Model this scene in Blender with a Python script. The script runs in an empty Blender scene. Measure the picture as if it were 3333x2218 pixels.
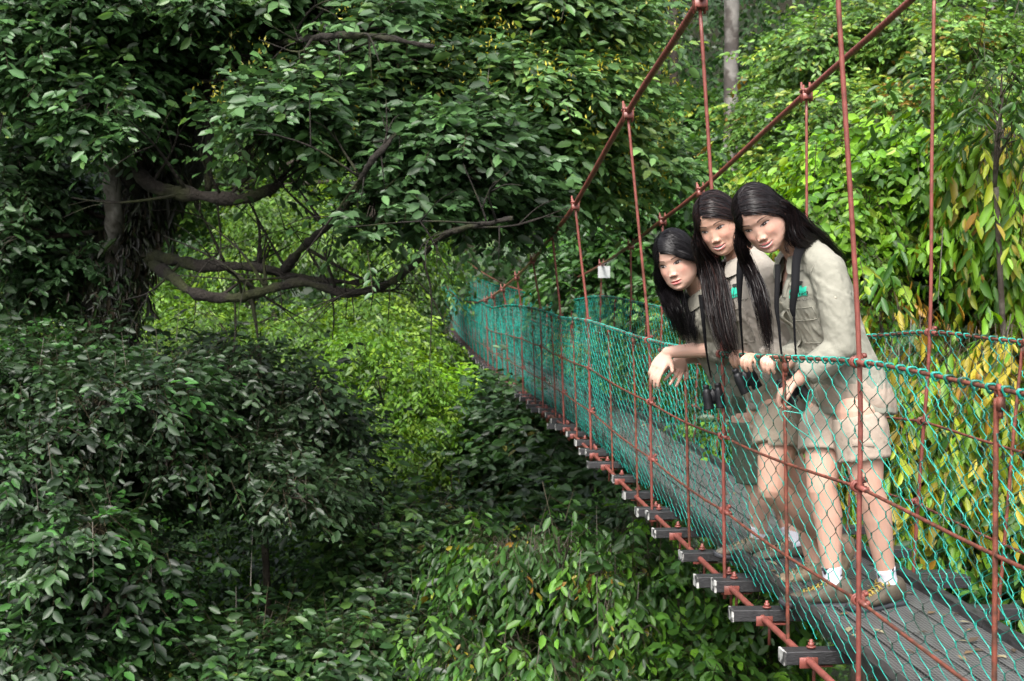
import bpy, math, random
import numpy as np
from mathutils import Vector, Matrix

# ------------------------------------------------------------------ camera, world, sun, exposure
SC = bpy.context.scene
COL = SC.collection
FPX, CX, CY = 4760.0, 1666.5, 1109.0          # focal length and centre in photo pixels (3333 x 2218)
PITCH = -math.atan2(209.0, FPX)               # camera looks slightly down
YAW = -math.atan2(342.0, FPX)                 # and slightly right of the bridge's direction (+Y)
cam_d = bpy.data.cameras.new("camera")
cam = bpy.data.objects.new("camera", cam_d); COL.objects.link(cam)
cam.rotation_euler = (math.pi/2 + PITCH, 0, YAW)
cam_d.sensor_width = 36.0
cam_d.lens = FPX/3333.0*36.0
cam_d.clip_start = 0.05; cam_d.clip_end = 1000
cam_d.dof.use_dof = True; cam_d.dof.focus_distance = 5.1; cam_d.dof.aperture_fstop = 9.0
SC.camera = cam

SUN_EL, SUN_AZ = math.radians(52), math.radians(202)   # azimuth measured clockwise from +Y
world = bpy.data.worlds.new("World"); SC.world = world; world.use_nodes = True
wn = world.node_tree.nodes; wl = world.node_tree.links
sky = wn.new("ShaderNodeTexSky"); sky.sky_type = 'NISHITA'; sky.sun_disc = False
sky.sun_elevation = SUN_EL; sky.sun_rotation = SUN_AZ; sky.air_density = 1.0; sky.dust_density = 6.0; sky.ozone_density = 1.0
hs = wn.new("ShaderNodeHueSaturation"); hs.inputs['Saturation'].default_value = 0.35   # overcast: the cloud cover greys the blue
wl.new(sky.outputs[0], hs.inputs['Color'])
wl.new(hs.outputs[0], wn['Background'].inputs[0]); wn['Background'].inputs[1].default_value = 0.15
sun_d = bpy.data.lights.new("sun", 'SUN'); sun_d.energy = 1.3; sun_d.angle = math.radians(14); sun_d.color = (1.0, 0.96, 0.9)
sun = bpy.data.objects.new("sun", sun_d); COL.objects.link(sun)
sun.rotation_euler = Vector((math.sin(SUN_AZ)*math.cos(SUN_EL), math.cos(SUN_AZ)*math.cos(SUN_EL), math.sin(SUN_EL))).to_track_quat('Z', 'Y').to_euler()
SC.view_settings.view_transform = 'Standard'; SC.view_settings.look = 'None'
SC.view_settings.exposure = 1.32; SC.view_settings.gamma = 1.0
SC.render.engine = 'CYCLES'
SC.cycles.use_denoising = True
SC.cycles.max_bounces = 6; SC.cycles.diffuse_bounces = 3; SC.cycles.glossy_bounces = 2; SC.cycles.transmission_bounces = 3
SC.cycles.transparent_max_bounces = 4

# ------------------------------------------------------------------ helpers
RC = np.array(cam.rotation_euler.to_matrix())
def P(px, py, Y):
    """world point seen at photo pixel (px, py) whose world Y (metres along the bridge) is Y"""
    d = RC @ np.array([(px-CX)/FPX, (CY-py)/FPX, -1.0])
    return d*(Y/d[1])
S = 0.87                                       # survey units -> metres
def PS(px, py, Y): return P(px, py, Y*S)
def D(dx, dy, Y): return P(dx*1.41468, dy*1.41468, Y)

rng = np.random.default_rng(7)
random.seed(7)

def tag(o, label=None, cat=None, group=None, kind=None):
    if label: o['label'] = label
    if cat: o['category'] = cat
    if group: o['group'] = group
    if kind: o['kind'] = kind
    return o
def empty(name, loc=(0, 0, 0)):
    o = bpy.data.objects.new(name, None); COL.objects.link(o); o.location = loc
    o.empty_display_size = 0.1
    return o
def mesh_obj(name, V, faces, mat, parent=None, smooth=True, col=None):
    """faces: list of int arrays (n x 3 or n x 4); col: per-vertex RGB"""
    V = np.ascontiguousarray(V, dtype=np.float32)
    faces = [np.asarray(f, dtype=np.int32) for f in faces if len(f)]
    me = bpy.data.meshes.new(name)
    nl = sum(f.size for f in faces); nf = sum(len(f) for f in faces)
    me.vertices.add(len(V)); me.vertices.foreach_set('co', V.ravel())
    me.loops.add(nl); me.loops.foreach_set('vertex_index', np.concatenate([f.ravel() for f in faces]))
    me.polygons.add(nf)
    tot = np.concatenate([np.full(len(f), f.shape[1], np.int32) for f in faces])
    st = np.concatenate([[0], np.cumsum(tot)[:-1]]).astype(np.int32)
    me.polygons.foreach_set('loop_start', st)
    try: me.polygons.foreach_set('loop_total', tot)
    except Exception: pass
    me.polygons.foreach_set('use_smooth', np.full(nf, smooth, bool))
    if col is not None:
        a = me.attributes.new('tint', 'FLOAT_COLOR', 'POINT')
        c = np.ones((len(V), 4), np.float32); c[:, :3] = col
        a.data.foreach_set('color', c.ravel())
    me.update(calc_edges=True); me.validate()
    if mat: me.materials.append(mat)
    o = bpy.data.objects.new(name, me); COL.objects.link(o)
    if parent is not None: o.parent = parent
    return o

class MB:
    """collects pieces, builds ONE mesh object"""
    def __init__(s): s.v = []; s.q = []; s.t = []; s.n = 0; s.c = []
    def add(s, V, Q=None, T=None, col=None):
        V = np.asarray(V, float)
        if Q is not None and len(Q): s.q.append(np.asarray(Q)+s.n)
        if T is not None and len(T): s.t.append(np.asarray(T)+s.n)
        s.v.append(V); s.n += len(V)
        s.c.append(np.tile(np.asarray(col if col is not None else (1, 1, 1), float), (len(V), 1)))
        return s
    def box(s, c, size, ax=None, col=None, taper=0):
        """box centred at c; ax = 3x3 rows = axes"""
        c = np.asarray(c, float); h = np.asarray(size, float)/2
        ax = np.eye(3) if ax is None else np.asarray(ax)
        b = min(h)*0.12
        # bevelled box: 3 x 8 corner points
        V = []; idx = {}
        for sx in (-1, 1):
            for sy in (-1, 1):
                for sz in (-1, 1):
                    for k in range(3):
                        e = np.array([sx, sy, sz])*h - np.array([sx, sy, sz])*b*(np.arange(3) != k)
                        idx[(sx, sy, sz, k)] = len(V); V.append(c+e@ax)
        Q = []; T = []
        cyc = [(-1, -1), (1, -1), (1, 1), (-1, 1)]
        def key(k, sgn, a, b_):
            o = [0, 0, 0]; o[k] = sgn; o[(k+1) % 3] = a; o[(k+2) % 3] = b_; return tuple(o)
        for k in range(3):
            for sg in (-1, 1):
                f = [idx[key(k, sg, a, b_)+(k,)] for a, b_ in cyc]
                Q.append(f if sg > 0 else f[::-1])
        for k in range(3):
            k1, k2 = (k+1) % 3, (k+2) % 3
            for a in (-1, 1):
                for b_ in (-1, 1):
                    o1 = [0, 0, 0]; o1[k] = -1; o1[k1] = a; o1[k2] = b_
                    o2 = list(o1); o2[k] = 1
                    f = [idx[tuple(o1)+(k1,)], idx[tuple(o2)+(k1,)], idx[tuple(o2)+(k2,)], idx[tuple(o1)+(k2,)]]
                    Q.append(f if a*b_ < 0 else f[::-1])
        for sx in (-1, 1):
            for sy in (-1, 1):
                for sz in (-1, 1):
                    f = [idx[(sx, sy, sz, k)] for k in range(3)]
                    T.append(f if sx*sy*sz > 0 else f[::-1])
        return s.add(V, Q, T, col)
    def tube(s, pts, r, n=8, col=None, cap=True, twist=None):
        V, Q, T = tube_arrays(pts, r, n, cap, twist); return s.add(V, Q, T, col)
    def build(s, name, mat, parent=None, smooth=True, color=False):
        V = np.concatenate(s.v)
        fs = []
        if s.q: fs.append(np.concatenate(s.q))
        if s.t: fs.append(np.concatenate(s.t))
        return mesh_obj(name, V, fs, mat, parent, smooth, np.concatenate(s.c) if color else None)

def tube_arrays(pts, r, n=8, cap=True, twist=None):
    pts = np.asarray(pts, float); m = len(pts)
    r = np.broadcast_to(np.asarray(r, float), (m,))
    tg = np.gradient(pts, axis=0); tg /= np.linalg.norm(tg, axis=1)[:, None]+1e-12
    u = np.cross(tg[0], [0, 0, 1.0])
    if np.linalg.norm(u) < 0.1: u = np.cross(tg[0], [0, 1.0, 0])
    u /= np.linalg.norm(u); U = [u]
    for i in range(1, m):
        u = u-tg[i]*np.dot(u, tg[i]); u /= np.linalg.norm(u); U.append(u)
    U = np.array(U); W = np.cross(tg, U)
    a = np.arange(n)/n*2*math.pi
    rr = np.repeat(r[:, None], n, 1)
    if twist:   # (pitch, amplitude): helical ribs
        s_ = np.concatenate([[0], np.cumsum(np.linalg.norm(np.diff(pts, axis=0), axis=1))])
        rr = rr*(1+twist[1]*np.sin(2*math.pi*s_[:, None]/twist[0]+a[None]))
    V = pts[:, None]+rr[..., None]*(np.cos(a)[None, :, None]*U[:, None]+np.sin(a)[None, :, None]*W[:, None])
    V = V.reshape(-1, 3)
    i = np.arange(m-1)[:, None]*n; j = np.arange(n)[None]; j2 = (j+1) % n
    Q = np.stack([i+j, i+j2, i+n+j2, i+n+j], -1).reshape(-1, 4)
    T = None
    if cap:
        V = np.vstack([V, pts[0], pts[-1]]); c0 = m*n; c1 = c0+1
        jj = np.arange(n); jn = (jj+1) % n
        T = np.vstack([np.stack([np.full(n, c0), jn, jj], 1), np.stack([np.full(n, c1), (m-1)*n+jj, (m-1)*n+jn], 1)])
    return V, Q, T

def spline(pts, k=8):
    """Catmull-Rom through pts"""
    p = np.asarray(pts, float); p = np.vstack([2*p[0]-p[1], p, 2*p[-1]-p[-2]]); out = []
    t = (np.arange(k)/k)[:, None]
    for i in range(1, len(p)-2):
        a, b, c, d = p[i-1], p[i], p[i+1], p[i+2]
        out.append(0.5*((2*b)+(c-a)*t+(2*a-5*b+4*c-d)*t**2+(3*b-a-3*c+d)*t**3))
    out.append(p[-2][None]); return np.concatenate(out)

_r2 = np.random.default_rng(99)
_K = _r2.normal(size=(40, 3)); _PH = _r2.uniform(0, 6.28, 40)
def nz(p, f, seed=0):
    """cheap smooth noise, about -1..1"""
    p = np.asarray(p)*f; o = 0
    for i in range(5):
        j = (seed*7+i*3) % 36
        o = o+np.sin(p@_K[j]*(1+.3*i)+_PH[j]+1.3*np.sin(p@_K[j+1]*(.7+.2*i)+_PH[j+1]))
    return o/3.2

# ------------------------------------------------------------------ materials
def mat(name, base=(0.5, 0.5, 0.5), rough=0.6, metal=0.0, var=0.0, vscale=20, bump=0.0, bscale=60, col2=None, spec=0.5, attr=False, c2amt=(0.45, 0.6), sss=0.0, stretch=None):
    m = bpy.data.materials.new(name); m.use_nodes = True
    N = m.node_tree.nodes; L = m.node_tree.links; b = N['Principled BSDF']
    b.inputs['Roughness'].default_value = rough; b.inputs['Metallic'].default_value = metal
    b.inputs['Specular IOR Level'].default_value = spec
    b.inputs['Base Color'].default_value = (*base, 1)
    if sss: 
        b.inputs['Subsurface Weight'].default_value = sss; b.inputs['Subsurface Radius'].default_value = (0.012, 0.005, 0.003); b.inputs['Subsurface Scale'].default_value = 1.0
    tc = N.new('ShaderNodeTexCoord'); src = tc.outputs['Object']
    if stretch:
        mp = N.new('ShaderNodeMapping'); mp.inputs['Scale'].default_value = stretch; L.new(src, mp.inputs[0]); src = mp.outputs[0]
    cur = None
    if attr:
        a = N.new('ShaderNodeAttribute'); a.attribute_name = 'tint'; cur = a.outputs['Color']
    if col2 is not None:
        n = N.new('ShaderNodeTexNoise'); n.inputs['Scale'].default_value = vscale; n.inputs['Detail'].default_value = 6; L.new(src, n.inputs[0])
        r = N.new('ShaderNodeMapRange'); r.inputs[1].default_value = c2amt[0]; r.inputs[2].default_value = c2amt[1]; L.new(n.outputs[0], r.inputs[0])
        x = N.new('ShaderNodeMix'); x.data_type = 'RGBA'; L.new(r.outputs[0], x.inputs[0])
        if cur: L.new(cur, x.inputs[6])
        else: x.inputs[6].default_value = (*base, 1)
        x.inputs[7].default_value = (*col2, 1); cur = x.outputs[2]
    if var:
        n = N.new('ShaderNodeTexNoise'); n.inputs['Scale'].default_value = vscale*1.7; n.inputs['Detail'].default_value = 5; L.new(src, n.inputs[0])
        r = N.new('ShaderNodeMapRange'); r.inputs[3].default_value = 1-var; r.inputs[4].default_value = 1+var; r.inputs[1].default_value = .3; r.inputs[2].default_value = .7; L.new(n.outputs[0], r.inputs[0])
        h = N.new('ShaderNodeHueSaturation'); L.new(r.outputs[0], h.inputs['Value'])
        if cur: L.new(cur, h.inputs['Color'])
        else: h.inputs['Color'].default_value = (*base, 1)
        cur = h.outputs[0]
    if cur: L.new(cur, b.inputs['Base Color'])
    if bump:
        n = N.new('ShaderNodeTexNoise'); n.inputs['Scale'].default_value = bscale; n.inputs['Detail'].default_value = 6; L.new(src, n.inputs[0])
        bp = N.new('ShaderNodeBump'); bp.inputs['Strength'].default_value = 1; bp.inputs['Distance'].default_value = bump; L.new(n.outputs[0], bp.inputs['Height']); L.new(bp.outputs[0], b.inputs['Normal'])
    return m
M_RED = mat('red_oxide_paint', (0.20, 0.058, 0.045), 0.42, 0.0, 0.25, 18, 0.0006, 300, col2=(0.10, 0.035, 0.022), c2amt=(.56, .72))
M_REDR = mat('rusty_bar', (0.19, 0.05, 0.03), 0.6, 0.0, 0.3, 30, 0.0012, 200, col2=(0.075, 0.03, 0.018), c2amt=(.42, .62))
M_NET = mat('green_coated_wire', (0.014, 0.33, 0.26), 0.25, 0.0, 0.2, 6, col2=(0.012, 0.045, 0.028), c2amt=(.46, .62))
M_WOOD = mat('black_weathered_timber', (0.035, 0.036, 0.038), 0.5, 0.0, 0.35, 12, 0.002, 90, col2=(0.012, 0.012, 0.012), stretch=(4, 1, 4))
M_WOODW = mat('flaking_white_paint', (0.42, 0.42, 0.40), 0.7, 0.0, 0.2, 26, 0.003, 90, col2=(0.045, 0.045, 0.045), c2amt=(.47, .53))
# ------------------------------------------------------------------ the suspension footbridge
def curveY(pts):
    """polyline of world points sorted by Y -> function Y -> (X, Z)"""
    a = np.array(sorted([tuple(p) for p in pts], key=lambda p: p[1]))
    sp = spline(a, 10); sp = sp[np.argsort(sp[:, 1])]
    return lambda y: (np.interp(y, sp[:, 1], sp[:, 0]), np.interp(y, sp[:, 1], sp[:, 2]))
def U(x, y, z): return np.array([x, y, z])*S
rail_n = curveY([U(1.42, 1.6, -.25), PS(3333, 1283, 3.36), PS(2793, 1180, 4.6), PS(2348, 1153, 6.6), PS(2110, 1108, 8.6), PS(1912, 1045, 11.5), PS(1823, 1033, 13.5),
                 PS(1757, 1009, 15.6), PS(1694, 997, 18.3), PS(1645, 996, 21), PS(1602, 1002, 24.3), PS(1568, 987, 27.7), PS(1540, 979, 31.3), PS(1499, 973, 38.6), PS(1465, 944, 47.9), PS(1442, 930, 57.3), PS(1425, 912, 64)])
rail_f = curveY([U(2.37, 1.6, -.25), PS(3333, 1115, 5.6), PS(3030, 1083, 6.6), PS(2823, 1095, 7.53), PS(2620, 1090, 8.7), PS(2280, 1030, 11.8), PS(2157, 1002, 13.5), PS(2070, 984, 15.1), PS(1957, 965, 17.8), PS(1838, 979, 21.9),
                 PS(1740, 962, 27), PS(1671, 944, 32.5), PS(1625, 933, 37.5), PS(1580, 916, 44), PS(1534, 898, 53.7), PS(1493, 870, 66)])
cab_n = curveY([U(1.32, 1.6, 2.0), U(1.32, 4.6, 1.55), PS(2278, 0, 6.6), PS(2044, 365, 8.6), PS(1868, 672, 11.6), PS(1795, 770, 13.6), PS(1735, 847, 15.6), PS(1683, 900, 18.3), PS(1636, 940, 21), PS(1597, 968, 24.3), PS(1568, 980, 27.7),
                PS(1540, 985, 31.3), PS(1499, 975, 38.6), PS(1465, 946, 47.9), PS(1438, 905, 57.3), PS(1425, 870, 64)])
cab_f = curveY([U(2.42, 1.6, 2.1), U(2.42, 4.6, 1.62), PS(2966, 0, 6.9), PS(2625, 303, 8.65), PS(2280, 620, 11.8), PS(2157, 716, 13.5), PS(2053, 798, 15.4), PS(1958, 862, 17.8), PS(1877, 905, 20.9), PS(1790, 938, 24.5), PS(1730, 950, 28),
                PS(1671, 938, 32.5), PS(1625, 918, 37.5), PS(1580, 893, 44), PS(1534, 862, 53.7), PS(1493, 825, 66)])
_zy = [1.4, 4, 5.1, 6.3, 8.3, 11.7, 16, 25, 34, 45, 50, 58]
_zz = [-1.165, -1.17, -1.175, -1.18, -1.178, -1.17, -1.26, -1.42, -1.5, -1.47, -1.34, -.85]
_zs = spline(np.array([_zy, _zz]).T, 10)
def deck_z(y): return np.interp(y, _zs[:, 0], _zs[:, 1])
XB_N, XB_F = 1.275, 2.03                        # floor cables
YEND = 57.0
bridge = empty('suspension_footbridge', (1.6, 5.0, -1.2))
tag(bridge, 'narrow suspension footbridge with rust red cables and green wire netting', 'footbridge')
BO = np.array([1.6, 5.0, -1.2])
def bobj(mb, name, m, parent=bridge, **k):
    o = mb.build(name, m, parent, **k)
    if parent is bridge: o.location = -Vector(BO)
    return o
def line(fn, ys, r, n=8, twist=None, wob=0):
    x, z = fn(ys); p = np.stack([x, ys, z], 1)
    return tube_arrays(p, r, n, True, twist)
ysn = np.concatenate([np.arange(1.6, 14, .012), np.arange(14, YEND, .12)])
for fn in (cab_n, cab_f):
    mb = MB(); mb.add(*line(fn, ysn, .0142, 10, (.036, .18))); bobj(mb, 'suspension_cable', M_RED)
ysr = np.concatenate([np.arange(1.6, 12, .03), np.arange(12, YEND, .12)])
for fn in (rail_n, rail_f):
    mb = MB(); mb.add(*line(fn, ysr, .0053, 8)); bobj(mb, 'handrail_cable', M_REDR)
def fl(xb, dz=0):
    return lambda y: (xb+0*y, deck_z(y)-.052+dz)
for xb in (XB_N, XB_F):
    mb = MB(); mb.add(*line(fl(xb), ysr, .0115, 10, (.03, .16))); bobj(mb, 'floor_cable', M_RED)
Yt_n = [2.6, 4.6, 6.6, 8.6, 11.5, 13.5, 15.6, 18.3, 21.0, 23.6, 26.2]      # tall hangers, survey units
Yt_f = [2.6, 4.6, 6.6, 8.65, 11.8, 13.5, 15.4, 17.8, 20.9, 24.5]
Ys_n = [1.9, 3.51, 5.49, 7.46, 9.17, 10.3, 12.5, 14.3, 16.6, 19.6, 22.2, 24.8] + list(np.arange(27.6, 64, 1.6))
Ys_f = [3.6, 5.6, 7.6, 9.8, 10.9, 12.6, 14.4, 16.6, 19.2, 22.6, 26.4] + list(np.arange(28.2, 64, 1.8))
# intermediate side cables, sagging a little between the tall hangers
def side(fnr, xb, frac, knots):
    kn = np.array(knots)*S
    def f(y):
        xr, zr = fnr(y); zb = deck_z(y)-.02
        i = np.clip(np.searchsorted(kn, y)-1, 0, len(kn)-2); t = np.clip((y-kn[i])/(kn[i+1]-kn[i]), 0, 1)
        sag = .012*4*t*(1-t)*np.where(y < kn[-1], 1, .3)
        return xr+(xb-xr)*frac, zr+(zb-zr)*frac-sag
    return f
sides_n = [side(rail_n, XB_N, .37, Yt_n), side(rail_n, XB_N, .71, Yt_n)]
sides_f = [side(rail_f, XB_F, .37, Yt_f), side(rail_f, XB_F, .71, Yt_f)]
for s_ in sides_n+sides_f:
    mb = MB(); mb.add(*line(s_, ysr, .0052, 8)); bobj(mb, 'side_cable', M_REDR)

def clamp_mb(mb, c, ax_dir, sc=1.0, up=True):
    """wire-rope clip: saddle, U-bolt and two nuts, axis along ax_dir"""
    c = np.asarray(c, float); a = np.asarray(ax_dir, float); a = a/np.linalg.norm(a)
    w = np.cross(a, [1, 0, 0.2]); w /= np.linalg.norm(w); v = np.cross(w, a)
    mb.box(c+v*.008*sc, (.030*sc, .020*sc, .034*sc), np.array([a, v, w]))
    for k in (-1, 1):
        th = np.linspace(0, math.pi, 9)
        pts = c+a*k*.009*sc+np.outer(np.cos(th)*.0135*sc, w)-np.outer(np.sin(th)*.014*sc, v)
        pts = np.vstack([pts[0]+v*.030*sc, pts, pts[-1]+v*.030*sc])
        mb.tube(pts, .0042*sc, 6)
        for e in (-1, 1):
            mb.tube([c+a*k*.009*sc+w*e*.0135*sc+v*.018*sc, c+a*k*.009*sc+w*e*.0135*sc+v*.030*sc], .0075*sc, 6)
def top_clamp_mb(mb, c, t):
    """forked clamp on the suspension cable: block under the cable, two upright prongs"""
    c = np.asarray(c); t = t/np.linalg.norm(t)
    s_ = np.cross(t, [0, 0, 1]); s_ /= np.linalg.norm(s_); u = np.cross(s_, t)
    mb.box(c-u*.022, (.055, .052, .030), np.array([t, s_, u]))
    for a in (-1, 1):
        for b_ in (-1, 1):
            q = c+t*a*.020+s_*b_*.022
            mb.tube([q-u*.05, q+np.array([0, 0, .048+.012*a])], .0058, 6)
            mb.tube([q+u*.005, q+u*.018], .0105, 6)
    mb.box(c+u*.012, (.058, .058, .012), np.array([t, s_, u]))
def cross(fn_side, y, x0, z0, x1, z1):
    return
def hanger(y, fnr, fnc, sides, xb, outward, label=None):
    xr, zr = fnr(y); xc, zc = fnc(y); zb = deck_z(y)
    top = np.array([xc, y, zc]); rl = np.array([xr+.004*outward, y, zr]); bot = np.array([xb-.006*outward, y, zb-.115])
    r = .0075 if y < 9 else .0088
    mb = MB(); pts = [top-[0, 0, .02], top*.5+rl*.5+[0, .004*math.sin(y*9), 0], rl, rl*.5+bot*.5, bot]
    mb.tube(spline(pts, 5), r, 10)
    if y < 16: mb.tube([bot+[0, 0, .03], bot+[0, 0, .018]], .016, 6)
    h = bobj(mb, 'hanger_rod', M_RED)
    mb = MB(); d = np.array([0, .05, fnc(y+.05)[1]-zc]); top_clamp_mb(mb, top, d); mb.build('cable_clamp', M_RED, h)
    for f in ([fnr]+list(sides)):
        x, z = f(y); mb = MB(); clamp_mb(mb, (x-.012*outward*-1 if 0 else x, y+.02, z), (0, 1, .0), 1.0)
        mb.tube([[x, y-.06, z], [x, y+.03, z]], .008, 8)
        hook = np.array([x, y, z]); th = np.linspace(-.3, math.pi+.3, 8)
        mb.tube(hook+np.stack([0*th, .020*np.cos(th)+.012, .011*np.sin(th)-.008], 1), .0048, 6)
        mb.build('cable_clamp', M_RED, h)
    return h
for y in Yt_n: hanger(y*S, rail_n, cab_n, sides_n, XB_N, 1)
for y in Yt_f: hanger(y*S, rail_f, cab_f, sides_f, XB_F, -1)
def post(y, fnr, xb, outward, ribbed=True):
    xr, zr = fnr(y); zb = deck_z(y)
    mb = MB(); th = np.linspace(-.2, math.pi, 8)
    hook = np.stack([xr+0*th, y+.016-.016*np.cos(th)-.016, zr+.004+.016*np.sin(th)], 1)[::-1]
    hook[:, 1] = y-.012*np.cos(th)[::-1]
    body = np.array([[xr, y+.013, zr-.02], [xr*.7+xb*.3, y+.012, zr*.7+zb*.3], [xb, y+.01, zb-.11]])
    n = 60 if y < 7 else 14
    t = np.linspace(0, 1, n)[:, None]
    bb = np.where(t < .3, body[0]+(body[1]-body[0])*t/.3, body[1]+(body[2]-body[1])*(t-.3)/.7)
    rr = .0062*(1+(.10*(np.arange(n) % 2) if (ribbed and y < 7) else 0))
    mb.tube(bb, rr, 8)
    th2 = np.linspace(0, math.pi, 8)
    mb.tube(np.stack([xr+0*th2, y+.001+.0125*np.cos(th2), zr-.018+.026*np.sin(th2)], 1), .0058, 8)
    mb.tube([[xr, y-.0125, zr-.015], [xr, y-.0125, zr-.045]], .0105, 6); mb.tube([[xr, y-.0125, zr-.04], [xr, y-.0125, zr-.062]], .006, 6)
    return bobj(mb, 'hook_post', M_REDR)
for y in Ys_n: post(y*S, rail_n, XB_N, 1)
for y in Ys_f: post(y*S, rail_f, XB_F, -1)

# ---- cross beams: a pair at each tall hanger, singles between
ycross = []
yy = 1.7
tall = [y*S for y in Yt_n]+list(np.arange(26.2+2.6, 64, 2.6)*S)
for a, b in zip(tall[:-1], tall[1:]):
    ycross += [(a, True)]; n = 3 if b-a < 2 else 4
    ycross += [(a+(b-a)*k/n, False) for k in range(1, n)]
M_BEAM = mat('beam_timber', (0.026, 0.026, 0.028), .45, 0, .35, 14, .002, 80, stretch=(1, 5, 5))
def beam(y, x0, x1, dy):
    z = deck_z(y)-.048
    yaw = random.uniform(-.05, .05); x0 += random.uniform(-.035, .03); ax = np.array([[math.cos(yaw), math.sin(yaw), 0], [-math.sin(yaw), math.cos(yaw), 0], [0, 0, 1]])
    mb = MB(); bw_ = random.uniform(.062, .082); bh_ = random.uniform(.038, .048); mb.box(((x0+x1)/2, y+dy, z), (x1-x0, bw_, bh_), ax)
    o = bobj(mb, 'cross_beam', M_BEAM, smooth=False)
    e = MB(); e.box(np.array([(x0+x1)/2, y+dy, z])-ax[0]*(x1-x0)/2*1.0, (.008, bw_+.0015, bh_+.0015), ax); e.build('painted_end', M_WOODW, o, smooth=False)
    if y < 20:
        k = MB(); k.tube([(XB_N+.02, y+dy, z+.02), (XB_N+.02, y+dy, z+.052)], .006, 6); k.tube([(XB_N+.02, y+dy, z+.026), (XB_N+.02, y+dy, z+.031)], .016, 8); k.tube([(XB_N+.02, y+dy, z+.031), (XB_N+.02, y+dy, z+.042)], .0105, 6)
        k.tube([(XB_N+.03, y+dy, z-.02), (XB_N+.03, y+dy, z-.11)], .006, 6)
        k.box((XB_N+.045, y+dy, z-.030), (.08, .05, .006)); k.box((XB_N+.0, y+dy-.046, z-.012), (.06, .004, .035))
        k.build('bolt', M_RED, o)
nb = 0
for y, dbl in ycross:
    if y > 50 or nb > 90: break
    x0 = XB_N-.072+random.uniform(-.015, .015)
    if dbl:
        beam(y-.05, x0+.02, XB_F+.22, 0); beam(y+.045, x0-.02, XB_F+.2, 0); nb += 2
    else: beam(y, x0, XB_F+.2, 0); nb += 1

# ---- deck: long boards under welded wire, kerbs either side
def deck_mat():
    m = mat('deck_boards_with_wire', (0.050, 0.052, 0.052), .5, 0, .3, 5, col2=(.02, .02, .02), stretch=(6, 1, 1))
    N = m.node_tree.nodes; L = m.node_tree.links; b = N['Principled BSDF']
    tc = N.new('ShaderNodeTexCoord'); sp = N.new('ShaderNodeSeparateXYZ'); L.new(tc.outputs['Object'], sp.inputs[0])
    def wire(out, pitch, w):
        d = N.new('ShaderNodeMath'); d.operation = 'DIVIDE'; d.inputs[1].default_value = pitch; L.new(out, d.inputs[0])
        f = N.new('ShaderNodeMath'); f.operation = 'FRACT'; L.new(d.outputs[0], f.inputs[0])
        l = N.new('ShaderNodeMath'); l.operation = 'LESS_THAN'; l.inputs[1].default_value = w; L.new(f.outputs[0], l.inputs[0]); return l.outputs[0]
    mx = N.new('ShaderNodeMath'); mx.operation = 'MAXIMUM'
    L.new(wire(sp.outputs[0], .0127, .16), mx.inputs[0]); L.new(wire(sp.outputs[1], .0254, .10), mx.inputs[1])
    old = b.inputs['Base Color'].links[0].from_socket
    x = N.new('ShaderNodeMix'); x.data_type = 'RGBA'; L.new(mx.outputs[0], x.inputs[0]); L.new(old, x.inputs[6]); x.inputs[7].default_value = (.22, .22, .215, 1)
    L.new(x.outputs[2], b.inputs['Base Color'])
    bp = N.new('ShaderNodeBump'); bp.inputs['Distance'].default_value = .002; L.new(mx.outputs[0], bp.inputs['Height']); L.new(bp.outputs[0], b.inputs['Normal'])
    return m
M_DECK = deck_mat()
def strip(x0, x1, y0, y1, ztop, th, dz=0):
    """a board following the sagging deck"""
    ys = np.linspace(y0, y1, max(3, int((y1-y0)/.25)))
    z = deck_z(ys)+dz
    V = np.stack([np.stack([np.full_like(ys, x0), ys, z+ztop], 1), np.stack([np.full_like(ys, x1), ys, z+ztop], 1),
                  np.stack([np.full_like(ys, x1), ys, z+ztop-th], 1), np.stack([np.full_like(ys, x0), ys, z+ztop-th], 1)], 1).reshape(-1, 3)
    n = len(ys); i = np.arange(n-1)[:, None]*4; j = np.arange(4)[None]; j2 = (j+1) % 4
    Q = np.stack([i+j, i+4+j, i+4+j2, i+j2], -1).reshape(-1, 4)
    Q = np.vstack([Q, [[0, 1, 2, 3]], [[4*n-1, 4*n-2, 4*n-3, 4*n-4]]])
    return V, Q
DX0, DX1 = 1.375, 1.935
nbd = 4; bw = (DX1-DX0)/nbd
ends = [1.5, 4.7, 8.1, 11.6, 15.4, 19.8, 24.6, 30, 36, 43, YEND]
for k in range(nbd):
    e0 = [e+((k*1.37) % 1.9 if 0 < i < len(ends)-1 else 0) for i, e in enumerate(ends)]
    for a, b in zip(e0[:-1], e0[1:]):
        mb = MB(); mb.add(*strip(DX0+k*bw+.004, DX0+(k+1)*bw-.004, a+.003, b-.003, 0, .022, random.uniform(-.003, .001))); bobj(mb, 'deck_board', M_DECK, smooth=False)
for x0 in (DX0-.012, DX1-.028):
    for a, b in zip(ends[:-1], ends[1:]):
        mb = MB(); mb.add(*strip(x0, x0+.042, a+.004, b-.004, .034, .033, 0)); bobj(mb, 'kerb_board', M_WOOD, smooth=False)

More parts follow.
